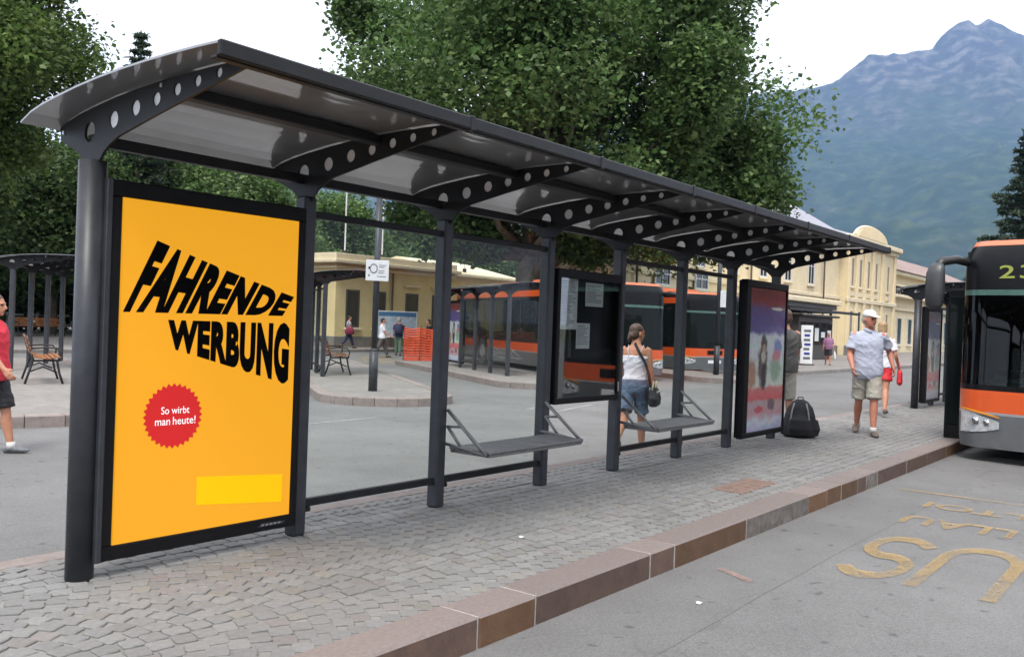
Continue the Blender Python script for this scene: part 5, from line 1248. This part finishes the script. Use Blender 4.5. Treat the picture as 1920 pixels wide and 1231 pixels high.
    HS = [(0.030, 0.0, 0.042, 0.032), (0.022, 0.022, 0.066, 0.052), (0.012, 0.055, 0.082, 0.064), (0.003, 0.095, 0.092, 0.071), (-0.002, 0.135, 0.097, 0.076), (-0.006, 0.175, 0.090, 0.071), (-0.010, 0.205, 0.066, 0.053), (-0.012, 0.225, 0.030, 0.025)]
    # ---- body: one continuous skin
    mb = MB(); tor_rings(mb, tor); head_loft(mb, HS)
    mb.tube([hp((0.092, 0, 0.122)), hp((0.108, 0, 0.095)), hp((0.118, 0, 0.078)), hp((0.098, 0, 0.066))], [0.010, 0.012, 0.016, 0.012], 8)
    mb.tube([hp((0.086, -0.045, 0.128)), hp((0.096, 0, 0.130)), hp((0.086, 0.045, 0.128))], 0.010, 8)
    mb.ell(hp((0.070, 0, 0.012)), (0.022, 0.022, 0.018)); mb.ell(hp((0.092, 0, 0.047)), (0.012, 0.024, 0.012))
    for s, sd in (('l', 1), ('r', -1)):
        mb.ell(hp((-0.005, sd*0.077, 0.098)), (0.022, 0.010, 0.032), M=Matrix.Rotation(hr, 3, 'Z'))
        hip, kn, an = J[s+'hip']+off, J[s+'kn']+off, J[s+'an']+off
        fat = 0.92+0.08*bw
        mb.tube([hip+Vector((0, 0, 0.05)), hip.lerp(kn, 0.2), hip.lerp(kn, 0.55), hip.lerp(kn, 0.9), kn, kn.lerp(an, 0.12)], [0.085*fat, 0.085*fat, 0.073*fat, 0.057, 0.054, 0.052], 12)
        mb.tube([kn, kn.lerp(an, 0.12), kn.lerp(an, 0.32)+Vector((-0.012, 0, 0)), kn.lerp(an, 0.6)+Vector((-0.006, 0, 0)), kn.lerp(an, 0.9), an+Vector((0, 0, -0.03))], [0.053, 0.052, 0.057, 0.047, 0.036, 0.037], 12)
        toe, heel = J[s+'toe']+off, J[s+'heel']+off
        mb.tube([heel+Vector((-0.01, 0, 0.0)), heel.lerp(toe, 0.25)+Vector((0, 0, 0.012)), heel.lerp(toe, 0.6)+Vector((0, 0, 0.006)), toe], [(0.026, 0.030), (0.036, 0.034), (0.027, 0.042), (0.014, 0.034)], 10, flat=(0, 0, 1))
        sh, el, wr, wd = J[s+'sh']+off, J[s+'el']+off, J[s+'wr']+off, J[s+'wd']
        af = (0.86 if woman else 1.0)
        mb.tube([sh+Vector((0, -sd*0.03, 0.005)), sh, sh.lerp(el, 0.3), sh.lerp(el, 0.7), el], [0.050, 0.054*af, 0.049*af, 0.043*af, 0.039*af], 10)
        mb.tube([el, el.lerp(wr, 0.25), el.lerp(wr, 0.6), wr, wr+wd*0.02], [0.039*af, 0.042*af, 0.034*af, 0.026*af, 0.024], 10)
        # hand: palm, four curled fingers and a thumb
        inw = Vector((0, -sd, 0)); inw = (inw-wd*inw.dot(wd)).normalized(); side = wd.cross(inw)*sd; side = -side if side.x < 0 else side
        mb.tube([wr, wr+wd*0.035, wr+wd*0.085], [(0.018, 0.028), (0.017, 0.040), (0.014, 0.041)], 10, flat=inw)
        if lod == 0:
            for i, L in enumerate((0.070, 0.080, 0.074, 0.058)):
                b0 = wr+wd*0.080+side*(0.031-0.0205*i); m1 = b0+wd*L*0.45+inw*0.006; m2 = m1+wd*L*0.32+inw*L*0.28; m3 = m2+wd*L*0.10+inw*L*0.25
                mb.tube([b0-wd*0.02, b0, m1, m2, m3], [0.0095, 0.0095, 0.0088, 0.008, 0.006], 8)
            b0 = wr+wd*0.025+side*0.028; mb.tube([b0, b0+side*0.026+wd*0.025+inw*0.008, b0+side*0.034+wd*0.055+inw*0.016], [0.013, 0.011, 0.008], 8)
        else:
            mb.tube([wr+wd*0.08, wr+wd*0.15+inw*0.02], [(0.012, 0.036), (0.009, 0.028)], 8, flat=inw)
    for i, p in enumerate(mb.v): mb.v[i] = tuple(Vector(p)*k)
    body = voxel(mb, 'body', [Wd['skin'], 'eye_dark', 'lip'], vox, 4)
    eyes = [hp((0.088, s*0.031, 0.112))*k for s in (-1, 1)]; lips = hp((0.100, 0, 0.046))*k
    mi = np.zeros(len(body.polygons), int)
    cen = np.empty(len(body.polygons)*3); body.polygons.foreach_get('center', cen); cen = cen.reshape(-1, 3)
    for e in eyes: mi[(np.linalg.norm((cen-np.array(e))*np.array([1, 1, 1.5]), axis=1) < 0.014*k+vox*0.3)] = 1
    mi[(np.linalg.norm((cen-np.array(lips))*np.array([1, 0.6, 1.6]), axis=1) < 0.014*k+vox*0.2)] = 2
    body.polygons.foreach_set('material_index', mi); link('body', body, t)
    # ---- clothes
    def finish(mb, name, mat, v=None, sm=4):
        for i, p in enumerate(mb.v): mb.v[i] = tuple(Vector(p)*k)
        me = voxel(mb, name, mat, v or max(vox, 0.010), sm)
        if name in ('top', 'bottom') and lod == 0:
            n = len(me.vertices); co = np.empty(n*3); no = np.empty(n*3); me.vertices.foreach_get('co', co); me.vertices.foreach_get('normal', no); co = co.reshape(-1, 3); no = no.reshape(-1, 3)
            q = co+0.05*np.stack([fbm(co[:, 1]*9+3, co[:, 2]*9+7, 61, 3), fbm(co[:, 0]*9, co[:, 2]*9, 62, 3), fbm(co[:, 0]*9+5, co[:, 1]*9, 63, 3)], 1)
            w = (fbm(q[:, 0]*9+q[:, 1]*7+20, q[:, 2]*11+q[:, 1]*6+20, 71, 3, True)-0.6)*0.030+(fbm(q[:, 1]*22+40, q[:, 2]*16+q[:, 0]*12+40, 75, 2, True)-0.5)*0.010
            w = np.maximum(w, -0.003)+0.003
            me.vertices.foreach_set('co', (co+no*w[:, None]).reshape(-1)); me.update()
        return link(name, me, t)
    def inter(z):
        for a, b in zip(tor[:-1], tor[1:]):
            if a[1] <= z <= b[1]: f = (z-a[1])/(b[1]-a[1]); return tuple(a[i]+(b[i]-a[i])*f for i in range(4))
        return tor[0] if z < tor[0][1] else tor[-1]
    if Wd['top']:
        mb = MB(); hem, neck = Wd['hem'], Wd['neck']; secs = []
        for i in range(12):
            z = hem+(neck-hem)*i/11; c = inter(z); q = c
            loose = (0.028 if not woman else 0.010)*(1-i/11)+0.014
            if Wd.get('tight'): loose = 0.008
            secs.append((q[0], z, q[2]+loose, q[3]+loose))
        tor_rings(mb, secs, 0.0)
        if not Wd['sleeveless']:
            for s in 'lr':
                sh, el = J[s+'sh']+off, J[s+'el']+off; sl = Wd['sleeve']; wr = J[s+'wr']+off
                if sl <= 1: mb.tube([sh+Vector((0, (-1 if s == 'l' else 1)*0.06, -0.008)), sh+Vector((0, 0, -0.008)), sh.lerp(el, sl*0.5), sh.lerp(el, sl)], [0.050, 0.055, 0.060, 0.066*Wd['flare']], 12)
                else: mb.tube([sh+Vector((0, (-1 if s == 'l' else 1)*0.06, 0.012)), sh, sh.lerp(el, 0.5), el, el.lerp(wr, sl-1)], [0.050, 0.058, 0.056, 0.050, 0.042], 12)
        finish(mb, 'top', Wd['top'])
        if Wd.get('collar'):
            mb = MB(); pts = [hp((0.010+0.074*math.cos(a), 0.070*math.sin(a), -0.035-0.030*max(0, math.cos(a)))) for a in np.linspace(0.25, 2*math.pi-0.25, 16)]
            mb.tube(pts, [(0.026, 0.010)]*16, 8, flat=(0, 0, 1)); finish(mb, 'collar', Wd['top'], 0.008, 2)
        if Wd.get('straps'):
            for s in (-1, 1):
                mb = MB(); zt = neck
                mb.tube([tilt((0.112, s*0.075, zt-0.02))+off, tilt((0.075, s*0.092, 1.425))+off, tilt((-0.01, s*0.098, 1.462))+off, tilt((-0.085, s*0.090, 1.42))+off, tilt((-0.120, s*0.070, zt-0.02))+off], [(0.005, 0.011)]*5, 8, flat=(0, s, 0.3))
                for i, p in enumerate(mb.v): mb.v[i] = tuple(Vector(p)*k)
                mb.build('shoulder_strap', Wd['top'], t, True)
    if Wd['bottom']:
        mb = MB(); secs = [(c[0], c[1], c[2]+0.014, c[3]+0.014) for c in (inter(0.815), inter(0.86), inter(0.93), inter(0.98), inter(1.02))]; tor_rings(mb, secs)
        for s in 'lr':
            hip, kn, an = J[s+'hip']+off, J[s+'kn']+off, J[s+'an']+off; L = Wd['leg']; fl = 0.02 if Wd.get('loose', True) else 0.006
            pts = [hip+Vector((0, 0, 0.05)), hip.lerp(kn, 0.25), hip.lerp(kn, min(1, L)*0.6), hip.lerp(kn, min(L, 1))]; rd = [0.098, 0.092+fl*0.5, 0.082+fl*0.8, (0.078 if L < 1 else 0.068)+fl*1.1]
            if L < 0.9: rd[-1] = 0.088+fl
            if L > 1: pts.append(kn.lerp(an, L-1)); rd.append((0.066 if L < 1.3 else 0.056)+fl)
            mb.tube(pts, rd, 14)
        finish(mb, 'bottom', Wd['bottom'])
    for s in 'lr':
        toe, heel, an = J[s+'toe']+off, J[s+'heel']+off, J[s+'an']+off
        mb = MB(); mb.tube([heel+Vector((-0.02, 0, 0.006)), heel.lerp(toe, 0.2)+Vector((0, 0, 0.022)), heel.lerp(toe, 0.55)+Vector((0, 0, 0.012)), heel.lerp(toe, 0.9)+Vector((0, 0, 0.0)), toe+(toe-heel).normalized()*0.025], [(0.034, 0.036), (0.048, 0.041), (0.035, 0.050), (0.024, 0.046), (0.012, 0.024)], 12, flat=(0, 0, 1))
        finish(mb, 'shoe', Wd['shoes'], max(vox, 0.009), 2)
        if Wd.get('socks'):
            mb = MB(); mb.tube([an+Vector((0, 0, -0.03)), an+Vector((0, 0, 0.05))], [0.045, 0.043], 12)
            for i, p in enumerate(mb.v): mb.v[i] = tuple(Vector(p)*k)
            mb.build('sock', 'sock', t, True)
    # ---- hair and cap
    if Wd['hair']:
        mb = MB(); sty = Wd.get('style', 'short')
        def he(c, r): mb.ell(hp(c), r, 14, 10, M=HM)
        he((-0.014, 0, 0.156), (0.098, 0.084, 0.082)); he((-0.040, 0, 0.105), (0.072, 0.083, 0.090))
        if sty == 'bob': he((-0.055, 0, 0.06), (0.058, 0.083, 0.085)); he((-0.045, 0, 0.02), (0.05, 0.075, 0.055))
        if sty == 'tied':
            he((-0.092, 0.0, 0.075), (0.040, 0.055, 0.050)); mb.tube([hp((-0.095, 0, 0.08)), hp((-0.122, 0.01, 0.03)), hp((-0.105, 0.02, -0.02))], [0.030, 0.026, 0.008], 8)
        if sty == 'long': mb.tube([hp((-0.06, 0, 0.10)), hp((-0.085, 0, 0.0)), hp((-0.10, 0, -0.10)), hp((-0.10, 0, -0.16))], [(0.05, 0.08), (0.045, 0.085), (0.035, 0.075), (0.015, 0.04)], 12)
        finish(mb, 'hair', Wd['hair'], max(vox*0.8, 0.007), 2)
    if Wd['cap']:
        mb = MB(); secs = [(-0.006, 0.150, 0.108, 0.087), (-0.006, 0.185, 0.104, 0.083), (-0.010, 0.222, 0.078, 0.062), (-0.012, 0.242, 0.030, 0.026)]; head_loft(mb, secs, 18)
        mb.tube([hp((0.06, 0, 0.158)), hp((0.115, 0, 0.150)), hp((0.165, 0, 0.138)), hp((0.178, 0, 0.134))], [(0.007, 0.070), (0.006, 0.078), (0.005, 0.060), (0.004, 0.030)], 12, flat=(0, 0, 1))
        finish(mb, 'cap', Wd['cap'], 0.008, 2)
    t['hands'] = 0
    del t['hands']
    return t, {q: (J[q]+off)*k for q in ('lwr', 'rwr', 'lsh', 'rsh', 'lel')}, hp(Vector((0, 0, 0)))*k

person('man in white cap, pale blue shirt and beige shorts walking past the backpack', (10.75, -0.72, 0.0), 202, 1.765,
       dict(lhip=14, lknee=6, rhip=-12, rknee=16, rfoot=-10, rsh=8, rab=10, rel=38, rtw=25, lsh=-34, lab=20, lel=62, ltw=10, head=38, nod=2, lean=1),
       dict(top='shirt_pale', sleeve=0.72, hem=0.80, bottom='shorts_beige', leg=0.93, shoes='shoe_brown', hair='hair_grey', skin='skin_red', cap='cap_white', collar=True, socks=True, flare=1.18), vox=0.0075, build=1.06)
person('woman in white strappy top and denim shorts walking behind the glass with a black bag', (7.15, 0.92, ZR), 18, 1.60,
       dict(lhip=-20, lknee=38, lfoot=-30, rhip=14, rknee=4, rsh=-4, rab=9, rel=10, lsh=10, lab=9, lel=30, head=-42, lean=2),
       dict(top='top_white', sleeveless=True, straps=True, neck=1.33, hem=0.97, tight=True, bottom='denim', leg=0.78, loose=False, shoes='shoe_grey', hair='hair_brown', skin='skin_tan', style='tied'), vox=0.0075, woman=True)
person('man in dark grey t-shirt and beige shorts half hidden behind the poster panel', (10.07, 0.22, 0.0), 55, 1.72,
       dict(lhip=4, rhip=-3, rsh=12, rel=55, rab=12, lsh=5, lel=20, head=10), dict(top='tee_grey', sleeve=0.75, hem=0.86, bottom='shorts_beige', leg=1.05, hair='hair_brown', skin='skin_tan', shoes='cloth_dark'), vox=0.009, build=1.15)
person('boy in red t-shirt and dark shorts striding past the kerb of the tree side island', (1.755, 5.30, ZR), -50, 1.66,
       dict(lhip=15, lknee=5, lfoot=4, rhip=-22, rknee=18, rfoot=-22, lsh=-18, lel=20, rsh=18, rel=25), dict(top='tee_red', sleeve=0.85, hem=0.82, bottom='cloth_dark', leg=0.95, shoes='shoe_grey', hair='hair_brown', skin='skin_tan', socks=True), vox=0.008, build=0.98)
person('woman in white top with red bag walking just behind the man in the white cap', (14.1, 0.02, 0.0), 15, 1.66,
       dict(lhip=10, rhip=-14, rknee=18, rsh=-8, rel=50, rab=14), dict(top='top_white', sleeve=0.7, hem=0.9, bottom='bag_red', leg=0.6, hair='hair_blond', skin='skin_tan', style='bob', shoes='shoe_brown'), vox=0.011, woman=True, build=1.05)
person('person in purple top and black shorts walking from the station pavement', (38.6, 9.1, 0.0), 205, 1.50,
       dict(lhip=12, rhip=-12, rknee=14), dict(top='cloth_purple', sleeve=0.9, hem=0.84, bottom='cloth_dark', leg=0.9, hair='hair_grey', skin='skin_red'), vox=0.016, lod=1, build=1.3, woman=True)
person('person in pale top with a maroon bag walking beside the low building', (25.2, 25.9, -0.02), -40, 1.50,
       dict(lhip=20, rhip=-20, rknee=20, lsh=-14, rsh=14), dict(top='shirt_pale', hem=1.12, bottom='cloth_navy', leg=1.85, hair='hair_black', shoes='cloth_dark'), vox=0.016, lod=1, woman=True)
person('man in white shirt and grey trousers walking in front of the map board', (22.5, 21.0, ZR), -35, 1.58,
       dict(lhip=20, rhip=-22, rknee=22, rsh=16, rel=40), dict(top='top_white', sleeve=0.8, bottom='tee_grey', leg=1.85, hair='hair_black', shoes='cloth_dark'), vox=0.016, lod=1)
person('man with navy backpack and green trousers facing the map board', (24.4, 22.0, ZR), 40, 1.60,
       dict(lhip=10, rhip=-10, rsh=10, rel=30), dict(top='cloth_navy', sleeve=0.8, bottom='cloth_green', leg=1.85, hair='hair_grey', skin='skin_tan', shoes='cloth_dark'), vox=0.016, lod=1)
person('person with dark hair standing behind the orange safety fence', (25.0, 20.9, ZR), 150, 1.56,
       dict(), dict(top='cloth_dark', hair='hair_black', style='bob', bottom='cloth_dark', leg=1.85, shoes='cloth_dark'), vox=0.018, lod=1, woman=True)
# bags they carry
t = thing('shoulder_bag', 'black shoulder bag with pale piping hanging at the hip of the woman in denim shorts', 'bag', (7.15, 0.92, ZR), R(18))
b = MB(); b.loft([(0, -0.24, 0.60, 0.10, 0.035), (0, -0.245, 0.63, 0.145, 0.065), (0, -0.245, 0.70, 0.155, 0.070), (0, -0.24, 0.78, 0.135, 0.055), (0, -0.235, 0.83, 0.11, 0.03)], 16, p=2.8)
link('bag', voxel(b, 'bag', 'cloth_black', 0.009, 3), t)
m = MB(); m.tube([(-0.13, -0.24, 0.80), (-0.09, -0.245, 0.90), (-0.03, -0.25, 0.84), (0.0, -0.25, 0.82), (0.03, -0.25, 0.84), (0.09, -0.245, 0.90), (0.13, -0.24, 0.80)], 0.009, 8); m.build('handle', 'bag_trim', t, True)
m = MB(); m.box(-0.13, 0.13, -0.305, -0.292, 0.775, 0.792, ch=0.003); m.build('trim', 'bag_white', t)
m = MB(); m.tube([(-0.10, -0.215, 0.83), (-0.11, -0.19, 0.98), (-0.118, -0.14, 1.12), (-0.112, -0.06, 1.25), (-0.06, 0.0, 1.345), (0.02, 0.02, 1.34), (0.10, -0.05, 1.22), (0.12, -0.15, 1.05), (0.09, -0.215, 0.84)], [(0.004, 0.016)]*9, 8, flat=(-1, 0, 0)); m.build('strap', 'cloth_black', t, True)
t = thing('hand_bag', 'red bag held by the woman behind the man in the white cap', 'bag', (14.1, 0.02, 0.0), R(15))
b = MB(); b.loft([(-0.02, -0.30, 0.55, 0.12, 0.03), (-0.02, -0.30, 0.60, 0.15, 0.05), (-0.02, -0.30, 0.78, 0.13, 0.04), (-0.02, -0.30, 0.82, 0.09, 0.02)], 14, p=2.8); link('bag', voxel(b, 'bag', 'bag_red', 0.012, 2), t)
m = MB(); m.tube([(-0.10, -0.30, 0.80), (-0.06, -0.29, 0.95), (0.02, -0.29, 0.95), (0.06, -0.30, 0.80)], 0.009, 6); m.build('handle', 'bag_red', t, True)
t = thing('carrier_bag', 'white carrier bag held by the person in purple', 'bag', (38.6, 9.1, 0.0), R(205))
b = MB(); b.loft([(0.0, 0.28, 0.25, 0.10, 0.04), (0.0, 0.28, 0.30, 0.13, 0.06), (0.0, 0.28, 0.50, 0.11, 0.05), (0.0, 0.27, 0.62, 0.03, 0.02)], 12); b.build('bag', 'bag_white', t, True)
m = MB(); m.tube([(-0.03, 0.27, 0.60), (-0.02, 0.26, 0.68), (0.02, 0.26, 0.68), (0.03, 0.27, 0.60)], 0.008, 6); m.build('handle', 'bag_white', t)
t = thing('backpack', 'dark navy backpack worn by the man at the map board', 'backpack', (24.4, 22.0, ZR), R(40))
b = MB(); b.loft([(-0.20, 0, 0.88, 0.07, 0.13), (-0.21, 0, 1.0, 0.10, 0.16), (-0.20, 0, 1.18, 0.09, 0.15), (-0.17, 0, 1.27, 0.04, 0.09)], 14, p=2.6); b.build('bag', 'cloth_navy', t, True)
for s in (-1, 1):
    m = MB(); m.tube([(-0.15, s*0.09, 1.22), (-0.03, s*0.10, 1.33), (0.11, s*0.09, 1.2), (0.10, s*0.11, 1.0), (-0.12, s*0.13, 0.92)], 0.016, 6); m.build('strap', 'cloth_navy', t, True)
t = thing('hand_bag', 'maroon bag carried past the low cream building', 'bag', (25.2, 25.9, -0.02), R(-40))
b = MB(); b.loft([(0.02, -0.27, 0.62, 0.14, 0.06), (0.02, -0.28, 0.66, 0.20, 0.09), (0.02, -0.28, 0.88, 0.18, 0.08), (0.02, -0.27, 0.95, 0.10, 0.04)], 14, p=2.6); b.build('bag', 'cloth_maroon', t, True)
m = MB(); m.tube([(-0.08, -0.27, 0.93), (-0.04, -0.20, 1.20), (0.06, -0.20, 1.20), (0.10, -0.27, 0.93)], 0.012, 6); m.build('strap', 'cloth_maroon', t, True)

# scraps of paper
for (x, y, z, lab) in ((2.35, -2.30, ZR+0.004, 'crumpled white paper scrap lying on the road by the kerb'), (2.35, -1.05, 0.004, 'flat white paper scrap lying on the cobbles')):
    t = thing('paper_scrap', lab, 'litter', (x, y, z)); m = MB()
    m.add([(-0.02, -0.012, 0.002), (0.0, -0.016, 0.008), (0.022, -0.010, 0.003), (0.018, 0.012, 0.006), (0.0, 0.015, 0.011), (-0.019, 0.013, 0.004)], [(0, 1, 4, 5), (1, 2, 3, 4)]); m.build('sheet', 'paper', t)
